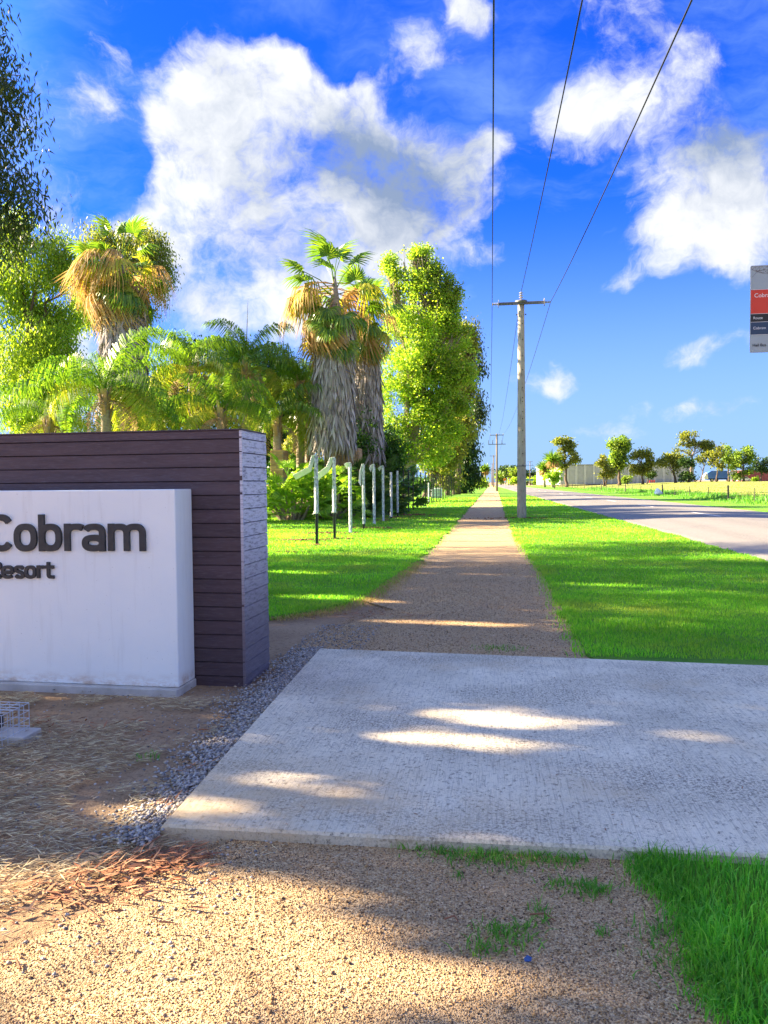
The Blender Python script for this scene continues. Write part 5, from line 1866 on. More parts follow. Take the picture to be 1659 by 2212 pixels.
TD = 232.0
surf('truck_blue', (0.05, 0.14, 0.62), (0.07, 0.18, 0.70), 2, 0.35, spec=0.5)
surf('truck_white', (0.70, 0.70, 0.69), (0.78, 0.78, 0.77), 2, 0.35, spec=0.5)
surf('tyre', (0.012, 0.012, 0.012), (0.02, 0.02, 0.02), 5, 0.9)
surf('rim', (0.45, 0.45, 0.44), (0.55, 0.55, 0.54), 5, 0.4, metal=0.6)
surf('dark_glass', (0.01, 0.013, 0.018), (0.016, 0.02, 0.026), 3, 0.08, spec=0.7)
tl_ = At(1524, 1040, TD)
ZG = field_h(tl_.x, tl_.y)
tr = empty('garbage_truck', (tl_.x, tl_.y, ZG), 'blue garbage truck with white cab parked under the far trees', 'truck')
tx, ty = tl_.x, tl_.y
LT = 9.4


def tbox(name, x0, x1, y0, y1, z0, z1, mt, bev=0.04):
    return MB().box((tx + x0, ty + y0, ZG + z0), (tx + x1, ty + y1, ZG + z1), bev).build(name, MATS[mt], tr)


tbox('chassis', 0.8, 9.2, 0.5, 2.0, 0.7, 1.0, 'tyre')
mbt = MB().prism([(tx + 0.9, ZG + 1.0), (tx + 6.6, ZG + 1.0), (tx + 6.6, ZG + 3.15), (tx + 5.9, ZG + 3.3), (tx + 1.6, ZG + 3.3), (tx + 0.6, ZG + 2.6)], 1, ty + 0.0, ty + 2.45)
mbt.build('hopper_body', MATS['truck_blue'], tr)
mbt = MB().prism([(tx - 0.3, ZG + 0.7), (tx + 0.85, ZG + 0.9), (tx + 0.55, ZG + 2.7), (tx + 0.0, ZG + 2.3), (tx - 0.5, ZG + 1.3)], 1, ty + 0.1, ty + 2.35)
mbt.build('tailgate', MATS['truck_white'], tr)
for xr in (2.2, 3.7, 5.2):
    tbox('rib', xr, xr + 0.12, -0.05, 2.5, 1.02, 3.26, 'truck_blue', 0.01)
mbt = MB().prism([(tx + 7.0, ZG + 0.7), (tx + 9.3, ZG + 0.7), (tx + 9.3, ZG + 1.9), (tx + 9.0, ZG + 2.95), (tx + 7.0, ZG + 3.0)], 1, ty + 0.05, ty + 2.4)
cab = mbt.build('cab', MATS['truck_white'], tr)
MB().prism([(tx + 7.9, ZG + 1.75), (tx + 9.0, ZG + 1.75), (tx + 8.8, ZG + 2.6), (tx + 7.9, ZG + 2.6)], 1, ty + 0.02, ty + 0.06).build('side_window', MATS['dark_glass'], cab)
for xw in (1.9, 3.2, 6.6, 8.3):
    w_ = MB().tube([(tx + xw, ty + 0.0, ZG + 0.52), (tx + xw, ty + 0.4, ZG + 0.52)], 0.52, 18).build('wheel', MATS['tyre'], tr)
    MB().tube([(tx + xw, ty - 0.02, ZG + 0.52), (tx + xw, ty + 0.02, ZG + 0.52)], 0.27, 14).build('rim', MATS['rim'], w_)

cp = At(1609, 1040, 236)
cz = field_h(cp.x, cp.y)
car = empty('parked_car', (cp.x, cp.y, cz), 'pale car parked before the maroon shed', 'car')
mbt = MB().prism([(cp.x - 2.1, cz + 0.3), (cp.x + 2.1, cz + 0.3), (cp.x + 2.15, cz + 0.75), (cp.x + 1.3, cz + 0.9), (cp.x + 0.7, cz + 1.45), (cp.x - 1.3, cz + 1.45), (cp.x - 2.0, cz + 0.95)], 1, cp.y, cp.y + 1.7)
bd = mbt.build('body', MATS['truck_white'], car)
MB().prism([(cp.x - 1.7, cz + 0.95), (cp.x + 1.1, cz + 0.95), (cp.x + 0.65, cz + 1.36), (cp.x - 1.25, cz + 1.36)], 1, cp.y - 0.02, cp.y + 0.02).build('window', MATS['dark_glass'], bd)
for s in (-1.3, 1.3):
    w_ = MB().tube([(cp.x + s, cp.y - 0.03, cz + 0.32), (cp.x + s, cp.y + 0.2, cz + 0.32)], 0.32, 14).build('wheel', MATS['tyre'], car)
    MB().tube([(cp.x + s, cp.y - 0.05, cz + 0.32), (cp.x + s, cp.y - 0.02, cz + 0.32)], 0.18, 12).build('rim', MATS['rim'], w_)

surf('shed_maroon', (0.22, 0.05, 0.07), (0.28, 0.07, 0.09), 2, 0.6)
surf('shed_roof', (0.10, 0.06, 0.06), (0.14, 0.08, 0.08), 2, 0.6)
sp_ = At(1606, 1040, 246)
sz = field_h(sp_.x, sp_.y)
shed = empty('maroon_shed', (sp_.x, sp_.y, sz), 'maroon metal shed at the far right edge', 'building')
zt2 = At(1640, 1017, 246).z
MB().box((sp_.x, sp_.y, sz - 0.3), (sp_.x + 26, sp_.y + 12, zt2)).build('wall', MATS['shed_maroon'], shed)
for i in range(18):
    MB().box((sp_.x + 0.3 + 1.45 * i, sp_.y - 0.08, sz - 0.2), (sp_.x + 0.55 + 1.45 * i, sp_.y + 0.005, zt2 - 0.05)).build('rib', MATS['shed_maroon'], shed)
MB().box((sp_.x - 0.4, sp_.y - 0.4, zt2 + 0.003), (sp_.x + 26.4, sp_.y + 12.4, zt2 + 0.3)).build('roof', MATS['shed_roof'], shed)
MB().box((sp_.x + 9.5, sp_.y - 0.06, sz), (sp_.x + 12.6, sp_.y - 0.01, sz + 2.7)).build('door', MATS['shed_roof'], shed)

# red barrier by the warehouse
surf('barrier_red', (0.55, 0.03, 0.03), (0.62, 0.05, 0.04), 3, 0.5)
rp_ = At(1403, 1040, 250)
rz = field_h(rp_.x, rp_.y)
ba = empty('red_barrier', (rp_.x, rp_.y, rz), 'low red barrier before the warehouse wall', 'barrier')
for i in range(3):
    MB().box((rp_.x + 0.75 * i, rp_.y, rz), (rp_.x + 0.12 + 0.75 * i, rp_.y + 0.4, rz + 0.95)).build('leg', MATS['barrier_red'], ba)
for z in (0.4, 0.75):
    MB().box((rp_.x - 0.1, rp_.y - 0.05, rz + z), (rp_.x + 1.75, rp_.y - 0.005, rz + z + 0.16)).build('rail', MATS['barrier_red'], ba)

# far road signs
surf('sign_orange', (0.75, 0.22, 0.02), (0.8, 0.26, 0.03), 3, 0.5)
surf('sign_green', (0.03, 0.26, 0.12), (0.04, 0.30, 0.14), 3, 0.5)


def far_sign(label, px, py, dep, kind):
    p = At(px, py, dep)
    r = empty('road_sign', (p.x, p.y, 0), label, 'road sign')
    MB().tube([(p.x, p.y + 0.06, -0.1), (p.x, p.y + 0.06, p.z + 0.3)], 0.06, 8).build('post', MATS['pole_steel'], r)
    s = 0.72
    if kind == 'diamond':
        MB().prism([(p.x - s, p.z), (p.x, p.z - s), (p.x + s, p.z), (p.x, p.z + s)], 1, p.y - 0.02, p.y).build('plate', MATS['sign_orange'], r)
        MB().prism([(p.x - s * .3, p.z - .1), (p.x + s * .3, p.z - .1), (p.x + s * .3, p.z + .15), (p.x - s * .3, p.z + .15)], 1, p.y - 0.03, p.y - 0.021).build('symbol', MATS['sign_black'], r)
    elif kind == 'giveway':
        MB().prism([(p.x - s, p.z + s * .6), (p.x, p.z - s * .6), (p.x + s, p.z + s * .6)], 1, p.y - 0.02, p.y).build('plate', MATS['barrier_red'], r)
        MB().prism([(p.x - s * .6, p.z + s * .4), (p.x, p.z - s * .32), (p.x + s * .6, p.z + s * .4)], 1, p.y - 0.03, p.y - 0.021).build('face', MATS['sign_white'], r)
    else:
        MB().box((p.x - 1.7, p.y - 0.02, p.z - 0.45), (p.x + 1.7, p.y, p.z + 0.45)).build('plate', MATS['sign_white'], r)
        MB().box((p.x - 1.62, p.y - 0.03, p.z - 0.37), (p.x + 1.62, p.y - 0.021, p.z + 0.37)).build('face', MATS['sign_green'], r)
        MB().tube([(p.x + 1.2, p.y + 0.06, -0.1), (p.x + 1.2, p.y + 0.06, p.z + 0.3)], 0.06, 8).build('post', MATS['pole_steel'], r)


far_sign('orange diamond sign left of the concrete pole at the intersection', 1090.5, 1036, 290, 'diamond')
far_sign('orange diamond sign by the green bush across the road', 1169.5, 1035, 290, 'diamond')
far_sign('triangular give way sign at the intersection', 1101, 1036, 300, 'giveway')
far_sign('wide green direction sign beyond the intersection', 1143, 1036.5, 330, 'direction')

# ------------------------------------------------------------------ far trees
leaf('far_olive', [(0.12, 0.16, 0.035), (0.19, 0.23, 0.045), (0.28, 0.29, 0.06)], 0.52, 0.5, 0.3, 0.25)
leaf('far_green', [(0.10, 0.19, 0.03), (0.17, 0.28, 0.04), (0.26, 0.35, 0.05)], 0.52, 0.5, 0.3, 0.25)


def far_tree(label, px, dep, blobs, mt, seed, tr_=0.35, L=0.75, Wd=0.4, rc=0.95, cover=1.3, name='roadside_tree', stems=1, z=None, gap=0.38, bark='dark_bark', lean=None):
    b = At(px, 1042, dep)
    zb = field_h(b.x, b.y) if z is None else z
    make_tree(name, label, (b.x, b.y, zb), [pb(x, y, dep, rx, ry) for x, y, rx, ry in blobs], MATS[mt], MATS[bark], tr_, L, Wd, rc, 11, cover, 'rand', seed, stems, gap, 'trees across the road', twig_r=0.05, fork=0.4)


z3 = lambda zx, zy: ((2050 + zx * 0.3315) * 0.553, (1650 + zy * 0.3315) * 0.553)
z4 = lambda zx, zy: ((2500 + zx * 0.3014) * 0.553, (1650 + zy * 0.3014) * 0.553)


def bl(fn, lst, k):
    return [(*fn(a, b), c * k * 0.553, d * k * 0.553) for a, b, c, d in lst]


far_tree('tall open gum tree left of the warehouse', z3(490, 0)[0], 215, bl(z3, [(400, 230, 70, 45), (500, 220, 70, 40), (570, 260, 45, 50), (470, 300, 60, 60), (420, 420, 60, 70), (540, 350, 50, 50), (610, 420, 55, 50), (540, 490, 50, 50), (440, 520, 60, 50), (330, 430, 60, 60)], 0.3315), 'far_olive', 201, 0.5, cover=1.15, gap=0.46)
far_tree('tall dense dark green tree before the warehouse', z3(1110, 0)[0], 222, bl(z3, [(1130, 230, 90, 70), (1040, 260, 70, 60), (1190, 300, 60, 80), (1100, 360, 110, 70), (1060, 450, 90, 70), (1160, 470, 80, 80), (1090, 540, 90, 60)], 0.3315), 'far_green', 202, 0.5, cover=1.5)
far_tree('light bushy multi stemmed tree left of the tall dense one', z3(940, 0)[0], 216, bl(z3, [(930, 400, 30, 50), (910, 500, 70, 60), (960, 570, 90, 50), (880, 600, 60, 50), (1010, 600, 70, 50)], 0.3315), 'olive_leaf', 203, 0.3, stems=4, cover=1.4)
far_tree('round olive green tree right of the tall dense one', z3(1390, 0)[0], 222, bl(z3, [(1400, 380, 80, 60), (1320, 430, 80, 80), (1450, 450, 60, 80), (1310, 540, 70, 80), (1420, 540, 70, 70)], 0.3315), 'olive_leaf', 204, 0.35, cover=1.5)
far_tree('small dark tree half behind the round olive tree', z3(1440, 0)[0], 228, bl(z3, [(1470, 540, 60, 60), (1490, 600, 50, 50), (1440, 600, 40, 40)], 0.3315), 'conifer_leaf', 205, 0.2)
far_tree('bright lime bush at the roadside by the intersection', z3(345, 0)[0], 170, bl(z3, [(320, 590, 90, 50), (280, 620, 60, 40), (370, 630, 60, 50), (340, 680, 50, 40)], 0.3315), 'lime_leaf', 206, 0.18, L=0.5, Wd=0.35, rc=0.7, name='roadside_bush', stems=2)
far_tree('dark shrub against the warehouse wall', z3(1200, 0)[0], 236, bl(z3, [(1200, 670, 50, 36), (1180, 690, 40, 24)], 0.3315), 'far_green', 207, 0.12, name='roadside_bush', stems=2)
far_tree('broad spreading tree with leaning trunk', z4(465, 0)[0], 220, bl(z4, [(390, 470, 90, 60), (270, 530, 80, 50), (470, 520, 90, 70), (340, 580, 70, 50), (440, 620, 60, 60), (530, 470, 60, 60)], 0.3014), 'far_olive', 208, 0.4, cover=1.5)
far_tree('dark tree right of the broad spreading one', z4(635, 0)[0], 216, bl(z4, [(620, 540, 80, 70), (560, 500, 50, 60), (650, 620, 60, 70), (590, 650, 60, 60), (690, 720, 60, 50), (580, 720, 50, 45)], 0.3014), 'conifer_leaf', 209, 0.3, cover=1.5)
far_tree('tallest gum tree of the far row with a bare pale trunk', z4(628, 0)[0], 226, bl(z4, [(600, 190, 85, 60), (700, 200, 70, 70), (780, 240, 80, 70), (850, 280, 80, 70), (650, 270, 50, 50), (480, 360, 30, 25), (525, 280, 20, 16), (640, 400, 70, 50), (900, 330, 60, 50)], 0.3014), 'far_olive', 210, 0.4, cover=1.3, gap=0.42, bark='gum_bark')
far_tree('thin airy gum tree behind the blue truck', z4(780, 0)[0], 224, bl(z4, [(790, 480, 60, 60), (760, 560, 50, 60), (850, 410, 60, 50), (960, 470, 60, 60), (930, 380, 50, 70)], 0.3014), 'far_olive', 211, 0.22, cover=0.95, gap=0.5)
far_tree('wispy gum tree above the blue truck', z4(990, 0)[0], 221, bl(z4, [(985, 280, 25, 40), (1040, 330, 40, 50), (980, 430, 70, 60), (960, 530, 70, 50), (1060, 450, 50, 80), (1020, 570, 60, 40)], 0.3014), 'far_olive', 212, 0.25, cover=1.05, gap=0.5)
far_tree('dark gum tree between the truck cab and the tall bright tree', z4(1150, 0)[0], 229, bl(z4, [(1130, 370, 50, 60), (1110, 460, 60, 60), (1180, 500, 70, 60), (1130, 590, 80, 50)], 0.3014), 'far_green', 213, 0.3, cover=1.3)
far_tree('bright leaning tree before the maroon shed', z4(1340, 0)[0], 219, bl(z4, [(1270, 430, 80, 60), (1390, 380, 70, 60), (1440, 430, 60, 60), (1250, 560, 90, 50), (1380, 510, 70, 50), (1260, 680, 50, 50), (1390, 630, 70, 50)], 0.3014), 'far_green', 214, 0.35, cover=1.4)
far_tree('low dark tree before the maroon shed at the right edge', z4(1560, 0)[0], 226, bl(z4, [(1560, 590, 70, 50), (1500, 520, 40, 50), (1640, 520, 50, 60), (1620, 610, 60, 40)], 0.3014), 'conifer_leaf', 215, 0.25, cover=1.2)
far_tree('small green shrub beside the pale parked car', z4(1490, 0)[0], 228, bl(z4, [(1480, 745, 36, 24), (1510, 735, 24, 24)], 0.3014), 'lime_leaf', 216, 0.1, name='roadside_bush', L=0.45, Wd=0.3, rc=0.6)
# end of the street
far_tree('bright green round tree at the end of the road', 1100, 380, [(1095, 1028, 20, 15), (1085, 1033, 14, 10), (1115, 1026, 16, 14)], 'far_green', 217, 0.5, L=1.3, Wd=0.8, rc=1.6, z=0)
far_tree('dark round trees mass behind the bright end tree', 1108, 430, [(1105, 1018, 22, 14), (1125, 1026, 18, 14), (1086, 1024, 14, 12)], 'conifer_leaf', 218, 0.6, L=1.5, Wd=0.9, rc=1.8, z=0)
far_tree('dark tree right of the concrete pole at the end of the road', 1150, 420, [(1150, 1030, 16, 16), (1138, 1028, 12, 16), (1160, 1034, 10, 10)], 'conifer_leaf', 219, 0.6, L=1.5, Wd=0.9, rc=1.8, z=0)
far_tree('low light hedge at the intersection', 1140, 350, [(1120, 1038, 22, 6), (1150, 1038, 22, 6), (1175, 1038, 16, 6)], 'lime_leaf', 220, 0.15, L=1.0, Wd=0.6, rc=1.3, z=0, name='far_hedge', stems=3)
far_tree('dark hedge closing the end of the path', 1036, 190, [(1030, 1042, 14, 11), (1044, 1043, 9, 9), (1022, 1040, 8, 14)], 'far_green', 221, 0.15, L=0.7, Wd=0.45, rc=0.9, z=0, name='far_hedge', stems=2)


def far_palm(label, px, dep, top, hub, w, seed, z=0.0):
    b = At(px, 1042, dep)
    zb = field_h(b.x, b.y)
    r = empty('fan_palm', (b.x, b.y, zb), label, 'palm tree', 'small far fan palms')
    zh = At(px, hub, dep).z
    rad = w * dep / F * 0.5
    rng = np.random.default_rng(seed)
    MB().tube([(b.x, b.y, zb - 0.1), (b.x, b.y, zh)], [0.4, 0.28], 9).build('trunk', MATS['palm_trunk'], r, True)
    n = 260
    V, Fa = leaf_quads(np.tile([b.x, b.y, zh], (n, 1)) + rng.normal(size=(n, 3)) * 0.25, np.c_[rng.normal(size=n), rng.normal(size=n), rng.normal(size=n) * 0.6 + 0.25], rad * rng.uniform(0.7, 1.15, n), 0.3, rng)
    obj('crown', V, Fa, MATS['fan_green'], r)
    V, Fa = leaf_quads(np.tile([b.x, b.y, zh - 0.2], (n, 1)) + rng.normal(size=(n, 3)) * 0.3, np.c_[rng.normal(size=n) * 0.6, rng.normal(size=n) * 0.6, -np.ones(n)], rad * rng.uniform(0.6, 1.0, n), 0.3, rng)
    obj('dead_leaves', V, Fa, MATS['fan_tan'], r)


far_palm('fan palm with dry skirt left of the tall open gum', z3(330, 0)[0], 205, z3(0, 380)[1], z3(0, 440)[1], 45, 301)
far_palm('shorter fan palm at the left end of the far row', z3(232, 0)[0], 208, z3(0, 470)[1], z3(0, 540)[1], 40, 302)
far_palm('small fan palm at the end of the path', 1048, 215, 1006, 1014, 26, 303)
# ------------------------------------------------------------------ grass, gravel, litter
leaf('grass_blade', [(0.10, 0.36, 0.026), (0.16, 0.46, 0.034), (0.24, 0.53, 0.045), (0.34, 0.58, 0.07)], 0.55, 0.5, 0.25, 0.8, patch=((0.40, 0.42, 0.09), 0.6, 0.75))
leaf('lush_blade', [(0.08, 0.34, 0.04), (0.13, 0.46, 0.05), (0.20, 0.55, 0.07), (0.30, 0.62, 0.10)], 0.55, 0.4, 0.35, 2.5)
leaf('dry_blade', [(0.42, 0.33, 0.14), (0.52, 0.42, 0.20), (0.34, 0.24, 0.10), (0.30, 0.30, 0.08)], 0.25, 0.8, 0.15)
leaf('field_blade', [(0.32, 0.34, 0.06), (0.25, 0.32, 0.05), (0.14, 0.26, 0.03), (0.42, 0.38, 0.11)], 0.3, 0.7, 0.2, 0.15)
leaf('weed_leaf', [(0.07, 0.24, 0.035), (0.12, 0.34, 0.05), (0.20, 0.40, 0.06)], 0.45, 0.45, 0.3)
leaf('straw', [(0.56, 0.48, 0.28), (0.70, 0.62, 0.40), (0.38, 0.27, 0.15), (0.24, 0.14, 0.08), (0.62, 0.53, 0.36)], 0.1, 0.85, 0.15)
leaf('bark_strip', [(0.30, 0.12, 0.06), (0.42, 0.20, 0.10), (0.20, 0.085, 0.05), (0.50, 0.32, 0.18)], 0.0, 0.8, 0.2)
leaf('gravel_stone', [(0.09, 0.06, 0.04), (0.36, 0.225, 0.10), (0.48, 0.30, 0.135), (0.52, 0.345, 0.175), (0.45, 0.26, 0.105), (0.60, 0.46, 0.32), (0.22, 0.14, 0.08), (0.06, 0.045, 0.035)], 0.0, 0.8, 0.25, 1.6)
leaf('river_stone', [(0.12, 0.12, 0.125), (0.24, 0.24, 0.24), (0.36, 0.34, 0.32), (0.52, 0.49, 0.44), (0.17, 0.15, 0.13), (0.44, 0.35, 0.25)], 0.0, 0.6, 0.35)


def blades(P, h, w, rng, lean=0.5, z0=0.028):
    n = len(P)
    a = rng.random(n) * 6.283
    s = np.c_[np.cos(a), np.sin(a), np.zeros(n)]
    b = rng.random(n) * 6.283
    l = np.c_[np.cos(b), np.sin(b), np.zeros(n)] * (rng.random(n) * lean)[:, None]
    h = np.broadcast_to(h, n) * rng.uniform(0.6, 1.25, n)
    w = np.broadcast_to(w, n) * rng.uniform(0.7, 1.3, n)
    c = np.c_[P[:, 0], P[:, 1], np.full(n, z0)] if P.shape[1] == 2 else P
    V = np.empty((n, 5, 3))
    V[:, 0] = c - s * w[:, None] * 0.5
    V[:, 1] = c + s * w[:, None] * 0.5
    mid_ = c + l * h[:, None] * 0.35 + np.c_[np.zeros(n), np.zeros(n), h * 0.6]
    V[:, 2] = mid_ + s * w[:, None] * 0.36
    V[:, 3] = mid_ - s * w[:, None] * 0.36
    V[:, 4] = c + l * h[:, None] + np.c_[np.zeros(n), np.zeros(n), h * (1 - 0.25 * rng.random(n))]
    k = (np.arange(n) * 5)[:, None, None]
    Fa = (np.array([(0, 1, 2), (0, 2, 3), (3, 2, 4)])[None] + k).reshape(-1, 3)
    return V.reshape(-1, 3), Fa


def scatter(poly, x0, x1, y0, y1, n, rng):
    P = np.c_[rng.uniform(x0, x1, n), rng.uniform(y0, y1, n)]
    return P[in_poly(P, poly)]


class Acc:
    def __init__(self):
        self.V, self.F, self.n = [], [], 0

    def add(self, V, Fa):
        self.V.append(V)
        self.F.append(Fa + self.n)
        self.n += len(V)

    def out(self, name, mat):
        return link_mesh(name, mesh_np(name, np.concatenate(self.V), np.concatenate(self.F)), MATS[mat], None, 'stuff')


rng = np.random.default_rng(77)
A = Acc()
for (y0, y1, dn, h, w) in ((6.8, 11, 2600, 0.050, 0.0065), (11, 16, 1100, 0.052, 0.010), (16, 25, 420, 0.055, 0.016), (25, 45, 110, 0.06, 0.03), (45, 80, 24, 0.08, 0.06)):
    for poly, x0, x1 in ((lawn_r, 0.4, 5.6), (lawn_l, -5.5 if y0 < 16 else -11, 0.6)):
        n = int((x1 - x0) * (y1 - y0) * dn)
        P = scatter(poly, x0, x1, y0, y1, n, rng)
        cl = vnoise(P, 1.6, 2)
        hh = h * 0.75 * (0.65 + 0.7 * cl)
        A.add(*blades(P, hh, w, rng, 0.8))
A.out('lawn_grass', 'grass_blade')

# fringe of longer runners over the lawn edges
A = Acc()
for line, n, sp in ((PATH_R[3:], 2600, 0.07), (PATH_L[2:] + LAWN_NEAR[1:], 2600, 0.08)):
    L = [Vector(p) for p in line]
    seg_ = [(L[i], L[i + 1], (L[i + 1] - L[i]).length) for i in range(len(L) - 1)]
    wts = np.array([s[2] ** 0.6 for s in seg_])
    ii = rng.choice(len(seg_), n, p=wts / wts.sum())
    P = np.array([tuple(seg_[k][0].lerp(seg_[k][1], rng.random())) for k in ii]) + rng.normal(size=(n, 2)) * sp
    A.add(*blades(P, 0.055, 0.008, rng, 1.3, 0.012))
A.out('lawn_fringe', 'grass_blade')
A = Acc()
L = [Vector(p) for p in PATH_L[4:] + LAWN_NEAR[1:]]
for i in range(len(L) - 1):
    n = int((L[i + 1] - L[i]).length * 900)
    t_ = rng.random(n)
    P = np.array([tuple(L[i].lerp(L[i + 1], q)) for q in t_]) + np.c_[np.abs(rng.normal(size=n)) * 0.14, -np.abs(rng.normal(size=n)) * 0.13]
    A.add(*blades(P, 0.035, 0.006, rng, 2.2, 0.010))
A.out('dry_grass_edge', 'dry_blade')

# lush uncut corner in front
A = Acc()
P = scatter(corner, 0.3, 3.4, 1.0, 3.6, 42000, rng)
hh = 0.062 * (0.6 + 0.8 * vnoise(P, 3.0, 4))
A.add(*blades(P, hh, 0.0052, rng, 0.9))
P = np.array([tuple(Vector(corner[int(k)])) for k in rng.integers(0, len(corner) - 6, 3500)]) + rng.normal(size=(3500, 2)) * 0.045
A.add(*blades(P, 0.05, 0.0045, rng, 1.2, 0.012))
A.out('long_grass', 'lush_blade')

# weeds on the gravel along the near edge of the slab
A = Acc()
weeds = [(730, 1806, 0.03, 30), (805, 1812, 0.04, 60), (860, 1818, 0.06, 110), (900, 1822, 0.06, 120), (950, 1832, 0.07, 160), (985, 1840, 0.07, 170), (1030, 1850, 0.07, 190), (1080, 1856, 0.07, 190), (1120, 1862, 0.07, 150), (1150, 1850, 0.05, 80), (1190, 1858, 0.06, 110), (1230, 1866, 0.05, 90), (1265, 1925, 0.045, 130), (1290, 1930, 0.04, 90), (1160, 1968, 0.02, 30), (1165, 1992, 0.02, 30), (1195, 1915, 0.03, 45), (1075, 2016, 0.03, 70), (1105, 2030, 0.05, 130), (1030, 2055, 0.03, 60), (1060, 2058, 0.03, 50), (1130, 2012, 0.03, 60), (1300, 2020, 0.02, 25), (985, 1895, 0.02, 24), (1450, 2030, 0.07, 160), (1480, 2090, 0.06, 140), (1500, 2010, 0.06, 140), (1520, 2140, 0.06, 120), (325, 1640, 0.04, 60), (1060, 1402, 0.08, 90), (1100, 1404, 0.10, 120)]
for (px, py, sp, n) in weeds:
    c = G(px, py)
    n = int(n * 0.62)
    P = np.c_[rng.normal(size=n) * sp * 1.1 + c.x, rng.normal(size=n) * sp * 0.75 + c.y]
    P = P[~in_poly(P, slab_poly)]
    A.add(*blades(P, 0.034, 0.0055, rng, 1.7, 0.006))
A.out('weeds', 'weed_leaf')

# loose gravel stones near the camera
slab_in = [(x, y) for x, y in slab_poly]
front = [(-2.6, 0.6), (1.75, 0.6), (1.9, 3.4), (-0.4, 3.75), (-0.95, 3.6), (-1.55, 2.5), (-2.1, 1.7)]
A = Acc()
P = scatter(front, -2.6, 2.0, 0.9, 3.75, 105000, rng)
P = P[~in_poly(P, slab_in)]
P = P[~in_poly(P, corner)]
d = np.hypot(P[:, 0], P[:, 1])
s = rng.uniform(0.0016, 0.0042, len(P)) * (1 + 0.9 * (rng.random(len(P)) > 0.96))
A.add(*stones(np.c_[P, 0.004 + s * 0.35], s, rng, 0.75))
back_p = [(-1.75, 6.2)] + [SLAB[3]] + [(PATH_R[-1][0], PATH_R[-1][1] + 0.02)] + PATH_R[::-1][1:5] + PATH_L[3:] + [(-1.5, 9.3), (-1.8, 8)]
P = scatter(back_p, -2.2, 2.4, 6.0, 15, 60000, rng)
P = P[~in_poly(P, slab_in)]
s = rng.uniform(0.004, 0.008, len(P))
A.add(*stones(np.c_[P, 0.004 + s * 0.2], s, rng, 0.7))
A.out('gravel_stones', 'gravel_stone')

# river stones along the slab's left side
a, b_ = Vector(SLAB[0]), Vector(SLAB[3])
A = Acc()
n = 7000
t_ = rng.random(n) * 1.08 - 0.03
side = Vector((-(b_ - a).y, (b_ - a).x)).normalized()
off = np.abs(rng.normal(size=n)) * 0.13
P = np.array([tuple(a.lerp(b_, q)) for q in t_]) + np.outer(off, np.array(side)) + rng.normal(size=(n, 2)) * 0.01
ok = ~in_poly(P, slab_in)
P = P[ok]
off = off[ok]
s = rng.uniform(0.006, 0.0145, len(P))
z = 0.012 + 0.022 * np.exp(-(off / 0.16) ** 2)
A.add(*stones(np.c_[P, z * rng.uniform(0.5, 1.0, len(P))], s, rng, 0.7))
# a thin scatter of them in the litter and by the sign's foot
P = np.c_[rng.uniform(-3.6, -0.9, 2600), rng.uniform(2.2, 5.6, 2600)]
P = P[~in_poly(P, slab_in)]
P = P[rng.random(len(P)) < np.clip(1.2 - np.abs(P[:, 0] + 1.0) * 0.45, 0.05, 1)]
A.add(*stones(np.c_[P, np.full(len(P), 0.006)], rng.uniform(0.004, 0.010, len(P)), rng, 0.7))
P = np.c_[rng.uniform(-2.0, -1.2, 1600), rng.uniform(5.0, 8.2, 1600)]
P = P[~in_poly(P, slab_in) & ~((P[:, 0] < -1.88) & (P[:, 1] > 5.4))]
A.add(*stones(np.c_[P, np.full(len(P), 0.008)], rng.uniform(0.006, 0.013, len(P)), rng, 0.7))
A.out('river_stones', 'river_stone')

# straw and twigs over the bed before the sign
A = Acc()
n = 70000
P = np.c_[rng.uniform(-4.3, -0.55, n), rng.uniform(1.9, 5.25, n)]
den_ = vnoise(P, 1.5, 9) * 0.9 + vnoise(P, 4.0, 5) * 0.6
bare = np.exp(-(((P[:, 0] + 2.2) / 0.45) ** 2 + ((P[:, 1] - 4.85) / 0.16) ** 2))
P = P[(den_ > 0.52) & (~in_poly(P, slab_in)) & (bare < 0.4) & ((P[:, 1] > 3.1 + 1.3 * (P[:, 0] + 1.4)) | (rng.random(n) < 0.03))]
n = len(P)
a = rng.normal(size=n) * 0.55 + 0.25
d = np.c_[np.cos(a), np.sin(a), rng.normal(size=n) * 0.12]
V, Fa = leaf_quads(np.c_[P, rng.uniform(0.002, 0.022, n)], d, rng.uniform(0.025, 0.10, n), rng.uniform(0.0022, 0.005, n), rng, 0.5, np.tile([0, 0, 1.0], (n, 1)))
A.add(V, Fa)
A.out('straw_litter', 'straw')
A = Acc()
for (px, py, sx, sy, n) in ((285, 1888, 0.14, 0.07, 190), (340, 1868, 0.09, 0.05, 110), (210, 1908, 0.14, 0.06, 120), (110, 1935, 0.2, 0.08, 130), (385, 1848, 0.06, 0.04, 60), (60, 1990, 0.2, 0.10, 40), (430, 1665, 0.10, 0.05, 40), (120, 1570, 0.5, 0.1, 130), (360, 1745, 0.05, 0.05, 30), (760, 1330, 0.5, 0.14, 160)):
    c = G(px, py)
    P = np.c_[rng.normal(size=n) * sx + c.x, rng.normal(size=n) * sy + c.y]
    P = P[~in_poly(P, slab_in)]
    n = len(P)
    a = rng.normal(size=n) * 0.7 + 0.3
    V, Fa = leaf_quads(np.c_[P, rng.uniform(0.004, 0.03, n)], np.c_[np.cos(a), np.sin(a), rng.normal(size=n) * 0.25], rng.uniform(0.03, 0.11, n), rng.uniform(0.006, 0.014, n), rng, 0.5, np.tile([0, 0, 1.0], (n, 1)))
    A.add(V, Fa)
A.out('bark_litter', 'bark_strip')
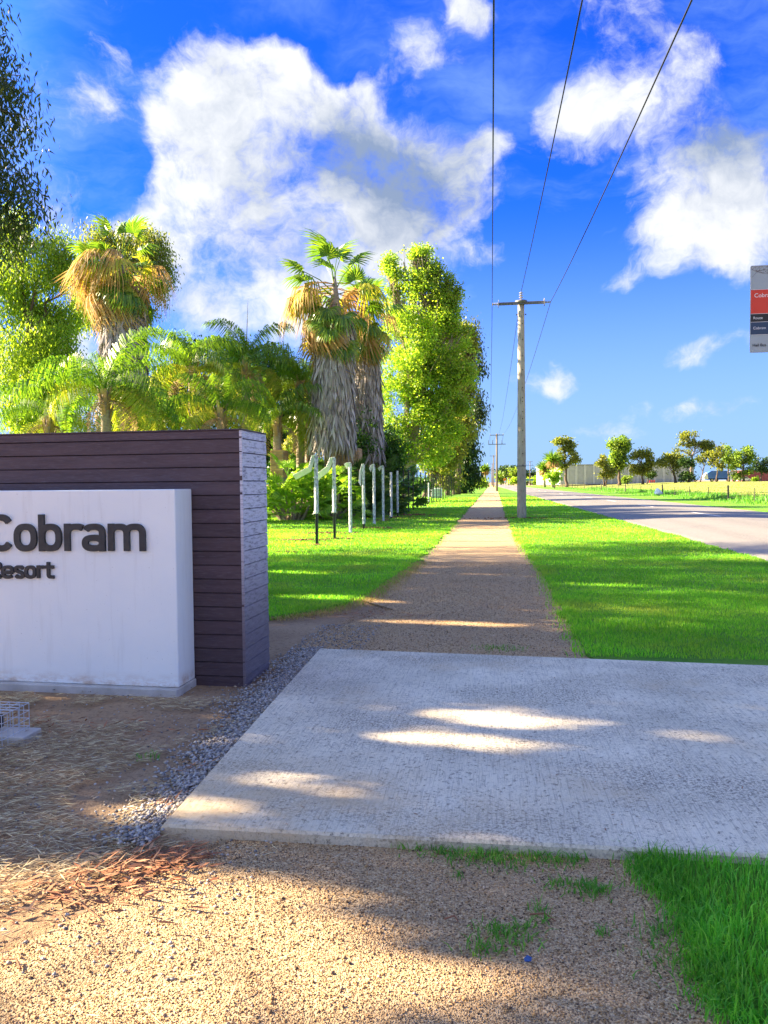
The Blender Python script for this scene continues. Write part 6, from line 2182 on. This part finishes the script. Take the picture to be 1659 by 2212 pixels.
# long twigs lying in the litter
tw = []
for (x0, y0, x1, y1, lab) in ((112, 1938, 216, 1983, 'long dry twig in the bark litter at lower left'), (44, 2092, 2, 2072, 'reddish twig on the gravel at the left edge'), (960, 1985, 990, 1990, 'short dark twig on the gravel at centre'), (1145, 1975, 1200, 1990, 'thin dark twig right of the weeds')):
    p, q = G(x0, y0, 0.012), G(x1, y1, 0.012)
    m = p.lerp(q, 0.5) + Vector((0.01, 0.015, 0.008))
    o = MB().tube([p, m, q], [0.004, 0.0035, 0.002], 6).build('twig', MATS['bark_strip'])
    tag(o, lab, 'twig')
# scrap of blue plastic
surf('blue_scrap', (0.02, 0.06, 0.22), (0.03, 0.09, 0.28), 30, 0.4)
c = G(1141, 2076, 0.008)
m = MB()
m.add([(c.x - 0.0120, c.y - 0.0036, 0.008), (c.x + 0.0096, c.y - 0.0054, 0.012), (c.x + 0.0120, c.y + 0.0024, 0.02), (c.x - 0.0024, c.y + 0.0072, 0.024), (c.x - 0.0132, c.y + 0.0036, 0.014), (c.x, c.y, 0.004)], [(0, 1, 2, 3, 4), (1, 0, 5), (2, 1, 5), (3, 2, 5), (4, 3, 5), (0, 4, 5)])
tag(m.build('plastic_scrap', MATS['blue_scrap']), 'tiny blue plastic scrap lying on the gravel', 'scrap')
# fallen leaves on the slab
A = Acc()
n = 130
P = scatter(slab_in, -1.5, 3.2, 3.2, 7.4, n, rng)
n = len(P)
a = rng.random(n) * 6.283
V, Fa = leaf_quads(np.c_[P, np.full(n, SLAB_Z + 0.004)], np.c_[np.cos(a), np.sin(a), np.zeros(n)], rng.uniform(0.008, 0.035, n), rng.uniform(0.004, 0.009, n), rng, 0.5, np.tile([0, 0, 3.0], (n, 1)))
A.add(V, Fa)
A.out('fallen_leaves', 'bark_strip')

# paddock grass and the weeds under its fence
A = Acc()
n = 26000
P = np.c_[rng.uniform(17.3, 60, n), 40 + 190 * rng.random(n) ** 1.6]
z = np.array([field_h(x, y) for x, y in P])
A.add(*blades(np.c_[P, z], 0.16, 0.05, rng, 0.8))
A.out('paddock_grass', 'field_blade')
A = Acc()
n = 9000
P = np.c_[17.9 + np.abs(rng.normal(size=n)) * 2.2, 42 + 110 * rng.random(n)]
P = P[vnoise(P, 0.35, 3) > 0.42]
A.add(*blades(np.c_[P, np.zeros(len(P))], 0.5, 0.07, rng, 0.7))
n = 5000
P = np.c_[17.0 + rng.normal(size=n) * 0.7, 42 + 150 * rng.random(n)]
A.add(*blades(np.c_[P, np.zeros(n)], 0.22, 0.05, rng, 0.7))
A.out('paddock_weeds', 'weed_leaf')
